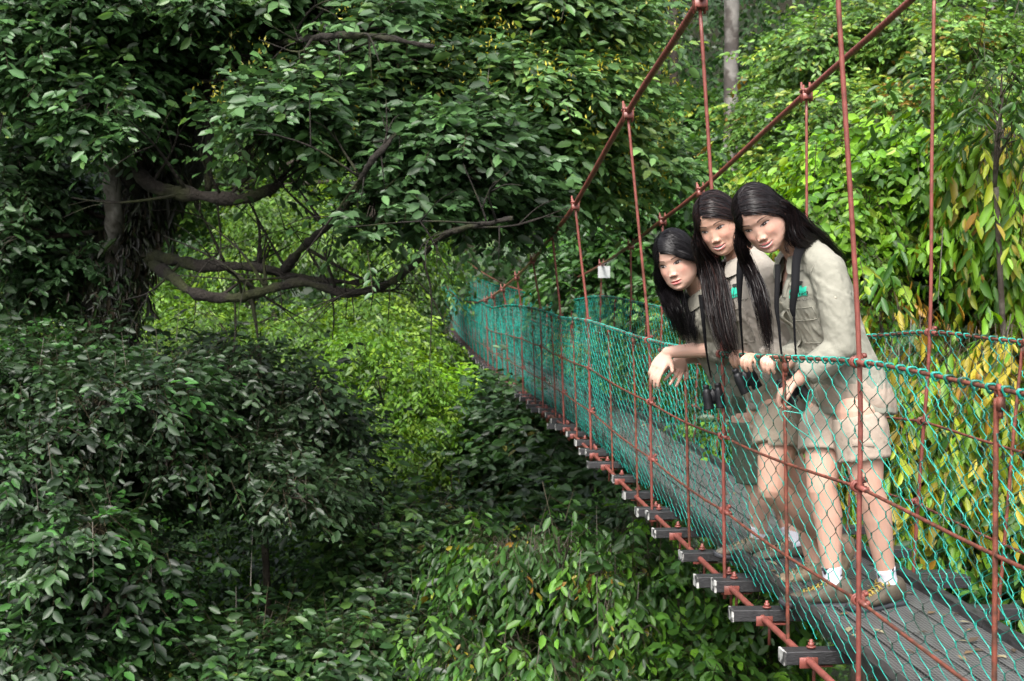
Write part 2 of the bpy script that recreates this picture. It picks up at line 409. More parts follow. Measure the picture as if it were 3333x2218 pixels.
# ---- wire netting, one panel run per side: interlocked wavy wires from the handrail to the deck edge
def netting(fnr, xbot, sgn, ymax):
    V = []; Q = []; off = 0
    pitch = .070; wires = np.arange(1.7, ymax, pitch)
    zones = [(1.7, 9, 5, 6), (9, 22, 4, 5), (22, ymax, 3, 4)]
    r_ = np.random.default_rng(5 if sgn > 0 else 6)
    for z0, z1, ns, spp in zones:
        ys = wires[(wires >= z0) & (wires < z1)]; nw = len(ys)
        xr, zr = fnr(ys); zb = deck_z(ys)-.03
        per = .08; ncy = 11.5; m = int(ncy*spp)+1
        t = np.linspace(0, 1, m)[None]; ph = (np.arange(m)/spp)[None]
        tri = np.sin(2*math.pi*ph); tri = np.sign(tri)*np.abs(tri)**.75
        amp = pitch*.54
        # wires lean and bunch irregularly: the net hangs loosely
        P0 = np.stack([ys[:, None]+0*t, 0*t+ys[:, None], t+0*ys[:, None]], -1)
        drift = .030*np.sin(ys[:, None]*.9+t*2.2)*t+.02*nz(P0, 1.3, 3)+.012*nz(P0, 5, 4)
        par = np.where(np.arange(nw) % 2, 1.0, -1.0)[:, None]
        yy = ys[:, None]+par*amp*tri*(1+.15*nz(P0, 3, 5))+drift
        bulge = .035*np.sin(math.pi*t)*(nz(P0, .8, 6)*.5+.3)
        xx = xr[:, None]+(xbot-xr[:, None])*t**1.6+sgn*-1*bulge+.0025*par*np.cos(2*math.pi*ph)
        stretch = t+.010*nz(P0, 2.5, 8)*np.sin(math.pi*t)
        zz = zr[:, None]+(zb-zr)[:, None]*stretch
        C = np.stack([xx, yy, zz], -1)
        rad = .0017 if z0 < 8.9 else .0022 if z0 < 21 else .0028
        a = np.arange(ns)/ns*2*math.pi
        ring = np.stack([np.cos(a)*rad, np.sin(a)*rad, 0*a], -1)
        A = C[:, :, None]+ring[None, None]
        i = (np.arange(nw)[:, None, None]*m+np.arange(m-1)[None, :, None])*ns; j = np.arange(ns)[None, None]; j2 = (j+1) % ns
        q = np.stack([i+j, i+j2, i+ns+j2, i+ns+j], -1).reshape(-1, 4)
        V.append(A.reshape(-1, 3)); Q.append(q+off); off += nw*m*ns
    # lacing coils round the handrail
    mb = MB(); mb.n = 0
    for y in np.arange(1.7, 16, .082):
        x, z = fnr(y); k = 14 if y < 8 else 8; turns = 2.2 if r_.random() > .4 else 1.4
        th = np.linspace(0, turns*2*math.pi, int(k*turns)); w = .011*(turns/2)+r_.uniform(0, .005)
        rr = .0095+r_.uniform(0, .002)+.002*np.sin(th*3)
        yc = y+r_.uniform(-.006, .006)
        pts = np.stack([x+rr*np.cos(th), yc-w/2+w*th/th[-1], z+rr*np.sin(th)], 1)
        v, q, tt = tube_arrays(pts, .0024, 5, False); V.append(v); Q.append(q+off); off += len(v)
    far = wires[(wires >= 16)]
    x, z = fnr(far); 
    th = np.arange(0, (ymax-16)/.070*2*math.pi, 1.0); yl = 16+th/(2*math.pi)*.070; x, z = fnr(yl)
    v, q, tt = tube_arrays(np.stack([x+.012*np.cos(th), yl, z+.012*np.sin(th)], 1), .004, 4, False); V.append(v); Q.append(q+off); off += len(v)
    o = mesh_obj('wire_netting', np.concatenate(V), [np.concatenate(Q)], M_NET, bridge); o.location = -Vector(BO)
    return o
netting(rail_n, DX0-.02, 1, YEND); netting(rail_f, DX1+.03, -1, YEND)
# loose wire end hanging on the netting near the right hand woman
mb = MB(); lw = [P(2560, 1258, 4.55), P(2552, 1300, 4.55), P(2612, 1345, 4.5), P(2548, 1340, 4.52), P(2580, 1385, 4.5), P(2640, 1430, 4.48), P(2672, 1490, 4.46), P(2660, 1440, 4.45), P(2625, 1360, 4.5), P(2630, 1290, 4.5), P(2638, 1268, 4.5), P(2645, 1290, 4.5), P(2634, 1320, 4.5)]
mb.tube(spline(lw, 6), .0016, 5); bobj(mb, 'loose_wire', M_NET)
# white card on the far suspension cable
c = PS(1966, 886, 17.75)
mb = MB(); mb.box(c, (.128, .004, .128), None); card = mb.build('notice_card', mat('white_card', (.72, .74, .74), .5, var=.05), None, smooth=False)
tag(card, 'small white square card tied to the far suspension cable', 'sign')

# ---- fallen leaves and grit on the deck
lr = np.random.default_rng(21); n = 420
yy_ = 1.8+lr.random(n)**1.6*22; xx_ = lr.uniform(DX0+.03, DX1-.03, n); k_ = lr.random(n) < .5; xx_[k_] = np.where(lr.random(k_.sum()) < .5, DX0+.05, DX1-.06)+lr.normal(0, .012, k_.sum())
c_ = np.stack([xx_, yy_, deck_z(yy_)+.003], 1); a_ = lr.uniform(0, 6.28, n); Lf = lr.uniform(.012, .055, n); dv = np.stack([np.cos(a_), np.sin(a_), lr.uniform(-.05, .25, n)], 1); sv = np.stack([-np.sin(a_), np.cos(a_), lr.uniform(-.2, .2, n)], 1)
V = np.stack([c_, c_+dv*Lf[:, None]*.45+sv*Lf[:, None]*.25+[0, 0, .003], c_+dv*Lf[:, None], c_+dv*Lf[:, None]*.45-sv*Lf[:, None]*.25+[0, 0, .003]], 1).reshape(-1, 3)
cc_ = np.array([(.10, .065, .03), (.16, .11, .05), (.05, .035, .02), (.22, .20, .12)])[lr.integers(0, 4, n)]
o = mesh_obj('fallen_leaves', V, [np.arange(n*4).reshape(n, 4)], mat('dead_leaf', (1, 1, 1), .8, attr=True), None, False, np.repeat(cc_, 4, 0))
tag(o, 'dead leaves and bits of litter scattered along the deck boards', 'leaf litter', kind='stuff')
# ------------------------------------------------------------------ foliage
def leaf_mat(name, rough, trans=.35, spec=.5, sheen=0):
    m = bpy.data.materials.new(name); m.use_nodes = True
    N = m.node_tree.nodes; L = m.node_tree.links; b = N['Principled BSDF']
    a = N.new('ShaderNodeAttribute'); a.attribute_name = 'tint'
    L.new(a.outputs['Color'], b.inputs['Base Color'])
    b.inputs['Roughness'].default_value = rough; b.inputs['Specular IOR Level'].default_value = spec
    t = N.new('ShaderNodeBsdfTranslucent'); h = N.new('ShaderNodeHueSaturation'); h.inputs['Value'].default_value = 1.5; h.inputs['Saturation'].default_value = 1.1; h.inputs['Hue'].default_value = .485
    L.new(a.outputs['Color'], h.inputs['Color']); L.new(h.outputs[0], t.inputs['Color'])
    x = N.new('ShaderNodeMixShader'); x.inputs[0].default_value = trans
    L.new(b.outputs[0], x.inputs[1]); L.new(t.outputs[0], x.inputs[2]); L.new(x.outputs[0], N['Material Output'].inputs['Surface'])
    return m
M_LEAF = leaf_mat('leaf', .48, .32, .5)
M_LEAFG = leaf_mat('glossy_leaf', .47, .27, .62)
M_BARK = mat('bark', (.040, .030, .021), .85, 0, .35, 4, .03, 14, col2=(.075, .068, .052), c2amt=(.5, .65))
M_MOSS = mat('mossy_bark', (.013, .010, .007), .95, 0, .4, 3, .03, 26, col2=(.024, .028, .008), c2amt=(.5, .62))
M_PALE = mat('pale_bark', (.17, .16, .145), .8, 0, .25, 2.5, .02, 10, col2=(.05, .042, .036), c2amt=(.45, .55))

def unit(v): return v/(np.linalg.norm(v, axis=-1, keepdims=True)+1e-9)
# palettes: (rgb, weight)
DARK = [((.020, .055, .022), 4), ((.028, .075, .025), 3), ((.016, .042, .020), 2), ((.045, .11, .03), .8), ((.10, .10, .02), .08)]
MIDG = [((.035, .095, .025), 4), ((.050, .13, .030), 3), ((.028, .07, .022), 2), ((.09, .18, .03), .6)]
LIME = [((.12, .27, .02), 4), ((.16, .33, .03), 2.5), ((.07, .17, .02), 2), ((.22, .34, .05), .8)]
YELG = [((.075, .165, .020), 4), ((.05, .12, .018), 3), ((.13, .22, .03), 2), ((.022, .055, .012), 2.5)]
YOUNG = [((.30, .255, .03), 3), ((.28, .16, .03), 1.6), ((.22, .27, .03), 3), ((.10, .22, .02), 3), ((.38, .30, .08), .5)]
FLUSH = [((.035, .10, .025), 4), ((.08, .20, .03), 1.6), ((.022, .06, .02), 3)]
def leaves(centres, dirs, normals, Ls, width, cols, detail=2, curl=.12, jit=None):
    """arrays of leaves; detail 2: six-point folded blades, 1: four-point"""
    n = len(centres)
    a = unit(dirs); s = unit(np.cross(normals, a)); u = np.cross(a, s)
    L = Ls[:, None]; W = L*width
    if detail == 2:
        tb = [(0, 0, 0), (.30, .42, .05), (.70, .40, .03), (1, 0, -curl), (.70, -.40, .03), (.30, -.42, .05)]
        F = np.array([[0, 1, 2, 3], [0, 3, 4, 5]])
    else:
        tb = [(0, 0, 0), (.45, .5, .04), (1, 0, -curl), (.45, -.5, .04)]; F = np.array([[0, 1, 2, 3]])
    V = np.stack([centres+a*L*x+s*W*y+u*L*z for x, y, z in tb], 1)
    k = len(tb)
    Q = (np.arange(n)[:, None, None]*k+F[None]).reshape(-1, 4)
    return V.reshape(-1, 3), Q, np.repeat(cols, k, 0)
def pick(pal, n, r, clump=None):
    c = np.array([p[0] for p in pal]); w = np.array([p[1] for p in pal], float); w /= w.sum()
    return c[r.choice(len(pal), n, p=w)]*r.uniform(.75, 1.25, (n, 1))

def crown(name, blobs, n_tw, parent, pal, L=.11, width=.5, per=7, tw_len=.35, droop=.35, detail=2, m=None, seed=1, shell=.22, extra=None, up=.7, side_bias=None, gap=.9, pal_up=None, bough=15, dens_k=.72, face=.35, yk=.25):
    """one crown mesh: leafy twigs spread through the ellipsoids in blobs (centre, radii)"""
    r = np.random.default_rng(seed)
    B = [(np.asarray(b[0], float), np.asarray(b[1], float)) for b in blobs]
    w = np.array([(b[1][0]*b[1][1]*b[1][2])**(2/3.) for b in B]); w /= w.sum()
    # boughs: flattened sprays of twigs with open air between them
    cl = tw_len*1.15; n_tw = int(n_tw*dens_k); nc = max(12, int(n_tw/bough))
    ci = r.choice(len(B), nc*3, p=w)
    cen = np.array([B[i][0] for i in ci]); rad = np.array([B[i][1] for i in ci])
    rad_in = np.maximum(rad-tw_len*1.5, rad*.35)
    d = unit(r.normal(size=(nc*3, 3)))
    q = np.clip(1-np.abs(r.normal(0, shell*1.3, nc*3)), .05, 1.1)
    s = float(np.mean(rad))
    cp = cen+rad_in*d*q[:, None]
    cp += .14*s*np.stack([nz(cp, 2.2/s, 1), nz(cp, 2.2/s, 2), nz(cp, 2.2/s, 3)], 1)
    keep = nz(cp, 1.9/s, 5)+.6*nz(cp, 5/s, 6) > -gap
    cp, d, q = cp[keep][:nc], d[keep][:nc], q[keep][:nc]; nc = len(cp)
    cn = unit(np.stack([d[:, 0]*.5, d[:, 1]*.5, np.full(nc, 1.)], 1)+r.normal(0, .28, (nc, 3)))     # bough plane
    ctint = r.uniform(.72, 1.3, nc); csz = cl*r.uniform(.35, 1.1, nc)
    ti = r.integers(0, nc, n_tw); n = n_tw
    o3 = r.normal(0, .62, (n, 3)); o3 -= cn[ti]*np.sum(o3*cn[ti], 1)[:, None]*.72
    pos = cp[ti]+o3*csz[ti][:, None]
    d = unit(d[ti]*.6+o3*.9); q = q[ti]; s = float(np.mean(rad))
    out = unit(d*np.array([1, 1, .7])+r.normal(0, .35, (n, 3))+np.array([0, 0, .25-droop]))
    tl = tw_len*r.uniform(.6, 1.3, n)
    fdir = unit(out*np.array([1, 1, .3])+np.array([0, -.35, 0]))
    # leaves along each twig
    k = np.arange(per)[None]; t = (k+.5+r.uniform(-.3, .3, (n, per)))/per
    base = pos[:, None]+out[:, None]*(t*tl[:, None])[..., None]-np.array([0, 0, 1.])*(droop*.5*t**2*tl[:, None])[..., None]
    upv = np.array([0, 0, 1.0]); sd = unit(np.cross(out, upv)); sg = np.where(k % 2, 1., -1.)[..., None]
    ld = out[:, None]*r.uniform(.3, .9, (n, per, 1))+sd[:, None]*sg*r.uniform(.5, 1.1, (n, per, 1))+upv*(r.uniform(-.25, .25, (n, per, 1))-droop)
    nm = upv*up+fdir[:, None]*face+r.normal(0, .48, (n, per, 3))
    base = base.reshape(-1, 3); ld = unit(ld.reshape(-1, 3)); nm = unit(nm.reshape(-1, 3))
    N = len(base)
    Ls = L*r.uniform(.45, 1.3, N)*np.repeat(r.uniform(.75, 1.2, n), per)
    cols = pick(pal, N, r)
    own = np.repeat(pick(pal, nc, r)[ti], per, 0); same = r.random(N) < .68; cols[same] = own[same]*r.uniform(.8, 1.2, (int(same.sum()), 1))
    tb = np.repeat(r.uniform(.85, 1.2, n)*ctint[ti]*(1+.2*nz(pos, 1.5/s, 9)), per)[:, None]
    cols = cols*np.clip(tb, .5, 1.7)*np.array([1.10, 1.08, .74])
    if pal_up is not None:      # young growth at the tips of the sprays
        tip = (np.repeat(nz(pos, 2.5/s, 11), per) > yk) & (r.random(N) < .8) & (np.repeat(q, per) > .8)
        cols[tip] = pick(pal_up, int(tip.sum()), r)
    V, Q, C = leaves(base, ld, nm, Ls, width, cols, detail)
    if detail == 2:   # twig stems
        e = pos+out*tl[:, None]*.95; b0 = pos-out*tl[:, None]*.5; wv = sd*.003+1e-6
        TV = np.stack([b0-wv, b0+wv, e+wv*.4, e-wv*.4], 1).reshape(-1, 3); TQ = (np.arange(n)[:, None]*4+np.arange(4)[None])+len(V)
        V = np.vstack([V, TV]); Q = np.vstack([Q, TQ]); C = np.vstack([C, np.tile([[.05, .04, .022]], (len(TV), 1))])
    if extra is not None:       # small yellow flower sprays
        ne, ecol = extra; ii = r.choice(n, ne)
        e0 = np.repeat(pos[ii]+out[ii]*tl[ii][:, None], 9, 0)+r.normal(0, .045, (ne*9, 3))+upv*.05
        dd = unit(r.normal(size=(ne*9, 3))+upv*1.2)
        v, qf, c_ = leaves(e0, dd, unit(r.normal(size=(ne*9, 3))), r.uniform(.02, .05, ne*9), .35, np.tile([ecol], (ne*9, 1))*r.uniform(.6, 1.2, (ne*9, 1)), 1)
        Q = np.vstack([Q, qf+len(V)]); V = np.vstack([V, v]); C = np.vstack([C, c_])
    return mesh_obj(name, V, [Q], m or M_LEAF, parent, True, C)

def gz(x, y):
    """forest floor: a gully under the bridge, banks rising behind and to the right"""
    z = -11+.0*x
    z = z+np.clip(y-34, 0, None)*.62+np.clip(x-3.2-.10*np.clip(y, 0, 60), 0, None)*.75*(y > -50)
    z = z+np.clip(-x-9, 0, None)*.45
    return np.clip(z, -12, 42)+.6*np.sin(x*.21+1)*np.cos(y*.17)

def wood(mb, pts, r0, r1, n=8, rough=.12, k=6):
    sp = spline(pts, k); r = np.linspace(r0, r1, len(sp))
    s = np.linspace(0, 1, len(sp))
    L = np.linalg.norm(np.diff(sp, axis=0), axis=1).sum()
    sp = sp+np.stack([nz(sp, 1.2, 1), nz(sp, 1.2, 2), nz(sp, 1.2, 3)], 1)*min(.35*r0, .03*L)
    V, Q, T = tube_arrays(sp, r*(1+rough*nz(sp, 4/max(r0*6, .1), 4)), n)
    V = V+rough*r0*.5*np.stack([nz(V, 1.1/r0, 5), nz(V, 1.1/r0, 6), nz(V, 1.1/r0, 7)], 1)
    mb.add(V, Q, T); return sp
def branches(blobs, base, seed, r0=.05, nsub=5, mb=None):
    """limbs from a base point to each blob, forking inside it"""
    r = np.random.default_rng(seed); mb = mb or MB()
    base = np.asarray(base, float)
    for c, rad in blobs:
        c = np.asarray(c, float); rad = np.asarray(rad, float)
        mid = base*.5+c*.5+r.normal(0, .1, 3)*rad+np.array([0, 0, -.1])*rad
        end = c+rad*r.uniform(-.2, .2, 3)
        wood(mb, [base, mid, end], r0, r0*.5, 6)
        for k in range(nsub):
            d = unit(r.normal(size=3)+np.array([0, 0, .3])); st = mid*(1-k/nsub)+end*(k/nsub)
            e = c+rad*d*r.uniform(.7, .98)
            m_ = st*.45+e*.55+np.array([0, 0, .08])*rad
            wood(mb, [st, m_, e], r0*.38, r0*.10, 5, k=4)
            for q in range(2):
                e2 = e+rad*.35*unit(r.normal(size=3)); wood(mb, [m_, (m_+e2)/2+[0, 0, .05], e2], r0*.16, r0*.05, 4, k=3)
    return mb

_ts = [100]
def tree(name, label, cat, blobs, n_tw, pal, group=None, trunk=None, r0=.16, barkm=None, limb=.05, nsub=5, **kw):
    """blobs: list of (dispx, dispy, depth, rx_px, rz_px, ry_m): crown masses by where they stand; trunk foot on the forest floor"""
    _ts[0] += 1; sd = _ts[0]
    B = []
    for x, y, dep, rx, rz, ry in blobs:
        c = D(x, y, dep); s = 1.41468*dep/FPX
        B.append((c, (rx*s, ry, rz*s)))
    c0 = np.mean([b[0] for b in B], 0)
    bx, by = (c0[0], c0[1]+.3) if trunk is None else trunk
    gzv = float(gz(np.array(bx), np.array(by)))
    foot = np.array([bx, by, gzv-.3])
    lowest = min(b[0][2] for b in B)
    fork = np.array([c0[0], c0[1]+.1, max(gzv+.5, (c0[2]*.5+lowest*.5)-.4)])
    root = empty(name, tuple(foot)); tag(root, label, cat, group)
    mb = MB(); wood(mb, [foot, (foot+fork)/2+np.array([.15, .1, 0]), fork], r0, r0*.55, 10)
    branches(B, fork, sd, limb, nsub, mb)
    t = mb.build('trunk', barkm or M_BARK, root); t.location = -Vector(foot)
    cr = crown('crown', B, n_tw, root, pal, seed=sd, **kw); cr.location = -Vector(foot)
    return root
M_LICH = mat('lichen_bark', (.13, .125, .11), .85, 0, .3, 5, .02, 20, col2=(.045, .04, .03), c2amt=(.45, .58))
# ---- forest floor
gx = np.linspace(-60, 70, 131); gy = np.linspace(-12, 130, 143); GX, GY = np.meshgrid(gx, gy)
gV = np.stack([GX, GY, gz(GX, GY)+.25*nz(np.stack([GX, GY, 0*GX], -1), .7, 3)], -1).reshape(-1, 3)
ii = (np.arange(142)[:, None]*131+np.arange(130)[None]).ravel()
gq = np.stack([ii, ii+1, ii+132, ii+131], 1)
M_GR = mat('forest_floor', (.014, .024, .008), .95, 0, .4, .6, .1, 3, col2=(.024, .022, .010))
g = mesh_obj('ground', gV, [gq], M_GR); tag(g, kind='structure')

# ---- far-off wood on the bank behind: one mass of leaves
r = np.random.default_rng(3)
n = 84000
xs = r.uniform(-50, 62, n); ys = 40+r.random(n)**1.5*55; hs_ = 5+3.5*nz(np.stack([xs, ys, 0*xs], 1), .22, 2)+r.uniform(-5, 0.6, n)
pos = np.stack([xs, ys, gz(xs, ys)+np.clip(hs_, .2, None)], 1)
pk = 5; base = np.repeat(pos, pk, 0)+r.normal(0, .35, (n*pk, 3))
dd = unit(r.normal(size=(n*pk, 3))+[0, 0, -.3]); nn = unit(r.normal(0, .6, (n*pk, 3))+[0, -.3, .8])
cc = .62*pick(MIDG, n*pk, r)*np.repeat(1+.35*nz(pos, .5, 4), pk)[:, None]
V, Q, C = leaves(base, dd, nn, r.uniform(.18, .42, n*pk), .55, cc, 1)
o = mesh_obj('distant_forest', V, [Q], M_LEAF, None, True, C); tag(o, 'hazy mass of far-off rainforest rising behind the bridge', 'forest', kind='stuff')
# undergrowth filling the gully floor
n = 26000
xs = r.uniform(-16, 12, n); ys = r.uniform(6, 46, n); pos = np.stack([xs, ys, gz(xs, ys)+r.uniform(0, 2.2, n)*(1+.6*nz(np.stack([xs, ys, 0*xs], 1), .5, 5))], 1)
pk = 6; base = np.repeat(pos, pk, 0)+r.normal(0, .18, (n*pk, 3))
dd = unit(r.normal(size=(n*pk, 3))+[0, 0, -.2]); nn = unit(r.normal(0, .5, (n*pk, 3))+[0, -.2, 1])
cc = pick(MIDG+YELG, n*pk, r)
V, Q, C = leaves(base, dd, nn, r.uniform(.10, .22, n*pk), .5, cc, 1)
o = mesh_obj('undergrowth', V, [Q], M_LEAF, None, True, C); tag(o, 'tangled undergrowth on the floor of the gully', 'undergrowth', kind='stuff')

# ---- tall pale trunks far behind
def far_trunk(x, dep, w, label, yb=320, m=M_PALE, lean=0):
    p = D(x, yb, dep); z0 = float(gz(p[0], p[1])); s = 1.41468*dep/FPX
    root = empty('forest_tree', (p[0], p[1], z0-.5)); tag(root, label, 'tree')
    top = D(x+lean, -140, dep)
    mb = MB(); wood(mb, [(p[0], p[1], z0-.5), (p+top)/2*[1, 1, 1], top], w*s/2*1.15, w*s/2*.9, 12, .10)
    t = mb.build('trunk', m, root); t.location = -root.location
    blobs = [(top+np.array([r.uniform(-2, 2), r.uniform(-1, 2), 2.5+r.uniform(0, 2)]), (2.6, 2.6, 1.8)) for _ in range(3)]
    br = branches(blobs, top-np.array([0, 0, .2]), int(x), .09, 3); b = br.build('limb', m, root); b.location = -root.location
    c = crown('crown', blobs, 1500, root, DARK, L=.2, per=6, tw_len=.5, detail=1, seed=int(x)); c.location = -root.location
far_trunk(1683, 29, 34, 'tall straight pale lichen-blotched trunk rising behind the main cables')
far_trunk(1512, 37, 22, 'slim dark trunk beside the flowering tree, left of two thin ones', m=M_BARK)
far_trunk(1552, 38, 21, 'thin grey-brown trunk between the flowering tree and the pale trunk', m=M_BARK, lean=-6)
far_trunk(2262, 34, 44, 'thick pale trunk behind the leafy tree at the top right', 110, lean=4)
far_trunk(930, 33, 40, 'pale grey trunk glimpsed through the branches of the mossy tree', 330, lean=20)

# ---- the great mossy tree
Y0 = 13.0
foot = D(195, 1250, Y0); gzv = float(gz(foot[0], foot[1])); foot[2] = gzv-.4
big = empty('mossy_tree', tuple(foot)); tag(big, 'huge old dark tree with moss covered trunk and drooping crooked limbs', 'tree')
mb = MB()
wood(mb, [foot, D(200, 1000, Y0), D(215, 830, Y0), D(265, 700, Y0+.1), D(318, 560, Y0+.1), D(355, 430, Y0+.2), D(400, 300, Y0+.3), D(440, 160, Y0+.4), D(455, -60, Y0+.5), D(440, -250, Y0+.5)], .44, .14, 16, .3)
t = mb.build('trunk', M_MOSS, big); t.location = -big.location
lr_ = np.random.default_rng(41)
def limb(pts, r0, r1, m=M_MOSS, dy=0, tw=1.0, fw=0.0):
    mb = MB(); sp = wood(mb, [D(x, y, Y0+d-fw) for x, y, d in pts], r0*.82, r1*.8, 12, .30, 10)
    sp = np.asarray(sp); n = len(sp); L = np.linalg.norm(np.diff(sp, axis=0), axis=1).sum()
    for k in range(int(L*4.2*tw)):
        i = lr_.integers(n//6, n); t_ = i/n; rr = (r0*(1-t_)+r1*t_)
        d = unit(lr_.normal(size=3)*[1, .6, .8]+[.25, -.1, .45]); ln = lr_.uniform(.25, 1.0)
        e = sp[i]+d*ln; mid = sp[i]+d*ln*.5+lr_.normal(0, .06, 3)
        wood(mb, [sp[i], mid, e], min(.016, rr*.4), .003, 5, .2, 4)
        for q in range(2):
            e2 = mid+unit(d+lr_.normal(0, .7, 3))*ln*.5; wood(mb, [mid, (mid+e2)/2+[0, 0, .03], e2], .006, .002, 4, .2, 3)
    for k in range(int(L*2.0*tw)):      # hanging moss and roots
        i = lr_.integers(0, n); ln = lr_.uniform(.08, .4); mb.tube([sp[i]-[0, 0, r0*.5], sp[i]-[lr_.uniform(-.03, .03), 0, ln]], [.006, .002], 4)
    V_ = mb
    o = mb.build('limb', m, big); o.location = -big.location; return sp
limb([(330, 470, .0), (262, 350, -.5), (300, 372, -.8), (345, 425, -.9), (420, 446, -.9), (520, 462, -1.), (590, 455, -1.1), (652, 428, -1.2)], .075, .050, fw=.5)
limb([(262, 610, -.1), (258, 500, -.4), (250, 400, -.5), (243, 345, -.5)], .085, .08, M_LICH, tw=0, fw=.3)
limb([(300, 590, 0), (400, 603, -.5), (460, 618, -.7), (560, 618, -.9), (650, 632, -1), (740, 648, -1.1), (830, 652, -1.2)], .075, .022, fw=.3)
limb([(330, 600, -.1), (390, 640, -.7), (450, 680, -1), (540, 690, -1.1), (630, 668, -1.2), (700, 655, -1.3), (800, 678, -1.4), (880, 660, -1.5), (960, 602, -1.9), (1020, 545, -2.3), (1105, 518, -2.6), (1180, 505, -2.7)], .058, .018, fw=.3)
limb([(655, 625, -1), (700, 570, -1.3), (765, 515, -1.7), (812, 455, -2.1), (845, 390, -2.4), (885, 340, -2.4), (930, 290, -2.2)], .045, .018, fw=.3)
limb([(445, 170, .3), (520, 150, -.3), (620, 110, -1.2), (735, 86, -2.0), (850, 84, -2.3), (1000, 110, -2.4)], .055, .018, fw=.3)
limb([(620, 110, -1.2), (700, 150, -1.6), (716, 80, -1.6), (745, -40, -1.2)], .055, .045, tw=.5)
limb([(478, 440, -.9), (480, 300, -.8), (477, 180, -.5), (470, 100, -.2)], .035, .022, tw=.6, fw=.3)
limb([(440, 240, .2), (540, 180, -.7), (620, 170, -1.2), (640, 160, -1.4)], .026, .010)
limb([(390, 180, -.2), (470, 188, -.9), (560, 180, -1.2), (600, 165, -1.3)], .018, .009, M_LICH)
limb([(415, 210, .0), (500, 235, -.6), (600, 235, -1.2), (660, 225, -1.4)], .026, .008)
limb([(350, 440, .1), (210, 335, -.9), (130, 300, -1.2), (60, 280, -1.3)], .038, .012)
limb([(590, 40, .0), (570, 110, -.4), (540, 160, -.6), (500, 190, -.6), (420, 230, -.4)], .022, .012)
for (xa, ya, xb, yb) in ((500, 470, 503, 640), (620, 455, 700, 330), (735, 645, 770, 520), (540, 690, 530, 850), (560, 470, 600, 380), (760, 660, 765, 780)):
    limb([(xa, ya, -1.3), ((xa+xb)/2+6, (ya+yb)/2, -1.3), (xb, yb, -1.3)], .012, .005, tw=.5)
def bl(L): 
    out = []
    for x, y, dep, rx, rz, ry in L:
        s = 1.41468*dep/FPX; out.append((D(x, y, dep), (rx*s, ry, rz*s)))
    return out
rr_ = np.random.default_rng(12)
# rags of moss, fern and creeper on the trunk
pts = []
for _ in range(1000):
    t = rr_.random(); x = np.interp(t, [0, .3, .6, 1], [205, 285, 350, 425]); y = np.interp(t, [0, .3, .6, 1], [900, 640, 440, 150])
    pts.append(D(x+rr_.normal(0, 30)*(1.15-.5*t), y+rr_.normal(0, 25), Y0-.35+rr_.normal(0, .15)))
pts = np.array(pts); N_ = len(pts)*8
b_ = np.repeat(pts, 8, 0)+rr_.normal(0, .05, (N_, 3)); dd = unit(rr_.normal(0, .45, (N_, 3))+[0, -.1, -1.0])
V, Q, C = leaves(b_, dd, unit(rr_.normal(0, .6, (N_, 3))+[0, -1, .2]), np.where(rr_.random(N_) < .9, rr_.uniform(.03, .12, N_), rr_.uniform(.12, .26, N_)), .22, pick([((.012, .014, .008), 4), ((.022, .034, .010), 2), ((.032, .024, .012), 1.5), ((.03, .065, .015), .7)], N_, rr_), 2)
o = mesh_obj('epiphyte', V, [Q], M_LEAF, big, True, C); o.location = -big.location
def bigcrown(L_, ntw, pal, seed, base, **kw):
    B = bl(L_); c = crown('crown', B, ntw, big, pal, seed=seed, **kw); c.location = -big.location
    mb = branches(B, base, seed, .03, 6); b = mb.build('limb', M_BARK, big); b.location = -big.location
bigcrown([(90, 60, 12.2, 170, 80, 1.3), (300, 50, 12.0, 170, 75, 1.2), (500, 10, 11.6, 130, 50, 1.2), (150, 160, 11.8, 130, 60, .9), (280, 165, 11.8, 90, 45, .8), (50, 240, 12.4, 100, 60, .9), (235, 275, 11.4, 100, 26, .6), (400, 60, 12.2, 80, 36, .8), (260, -50, 11.6, 260, 30, 1.)],
         5600, [((.035, .085, .04), 4), ((.05, .125, .05), 3.5), ((.022, .055, .026), 2), ((.08, .17, .06), 1)], 31, D(440, 130, 13.2), L=.10, width=.5, per=7, tw_len=.30, m=M_LEAFG, gap=.6, droop=.22)
bigcrown([(50, 420, 12.8, 90, 90, 1.), (30, 560, 12.6, 70, 90, 1.), (150, 450, 13.6, 60, 70, .8), (110, 620, 13, 60, 50, .8), (175, 600, 12.7, 40, 50, .5), (50, 690, 13, 60, 40, .6)],
         2200, [((.03, .075, .035), 4), ((.045, .10, .045), 3), ((.02, .05, .024), 2)], 32, D(300, 520, 13.2), L=.095, per=7, tw_len=.30, m=M_LEAFG, gap=.6)
bigcrown([(700, 20, 11.8, 150, 40, 1.2), (880, 50, 11.6, 130, 60, 1.2), (640, 90, 12.6, 60, 30, .6), (920, 190, 11.2, 110, 40, .9), (790, 190, 11.2, 80, 26, .6), (670, 235, 10.8, 60, 22, .5), (620, 270, 10.9, 50, 28, .5), (760, 265, 11.1, 80, 26, .6), (870, 285, 11.2, 80, 32, .7), (560, 370, 10.9, 40, 12, .3), (640, 335, 11, 60, 20, .4)],
         4300, [((.045, .105, .05), 4), ((.07, .155, .07), 3.5), ((.022, .055, .026), 2), ((.10, .20, .07), 1)], 33, D(720, 150, 11.8), L=.105, width=.52, per=7, tw_len=.30, m=M_LEAFG, gap=.7, droop=.2, extra=(160, (.30, .28, .03)))
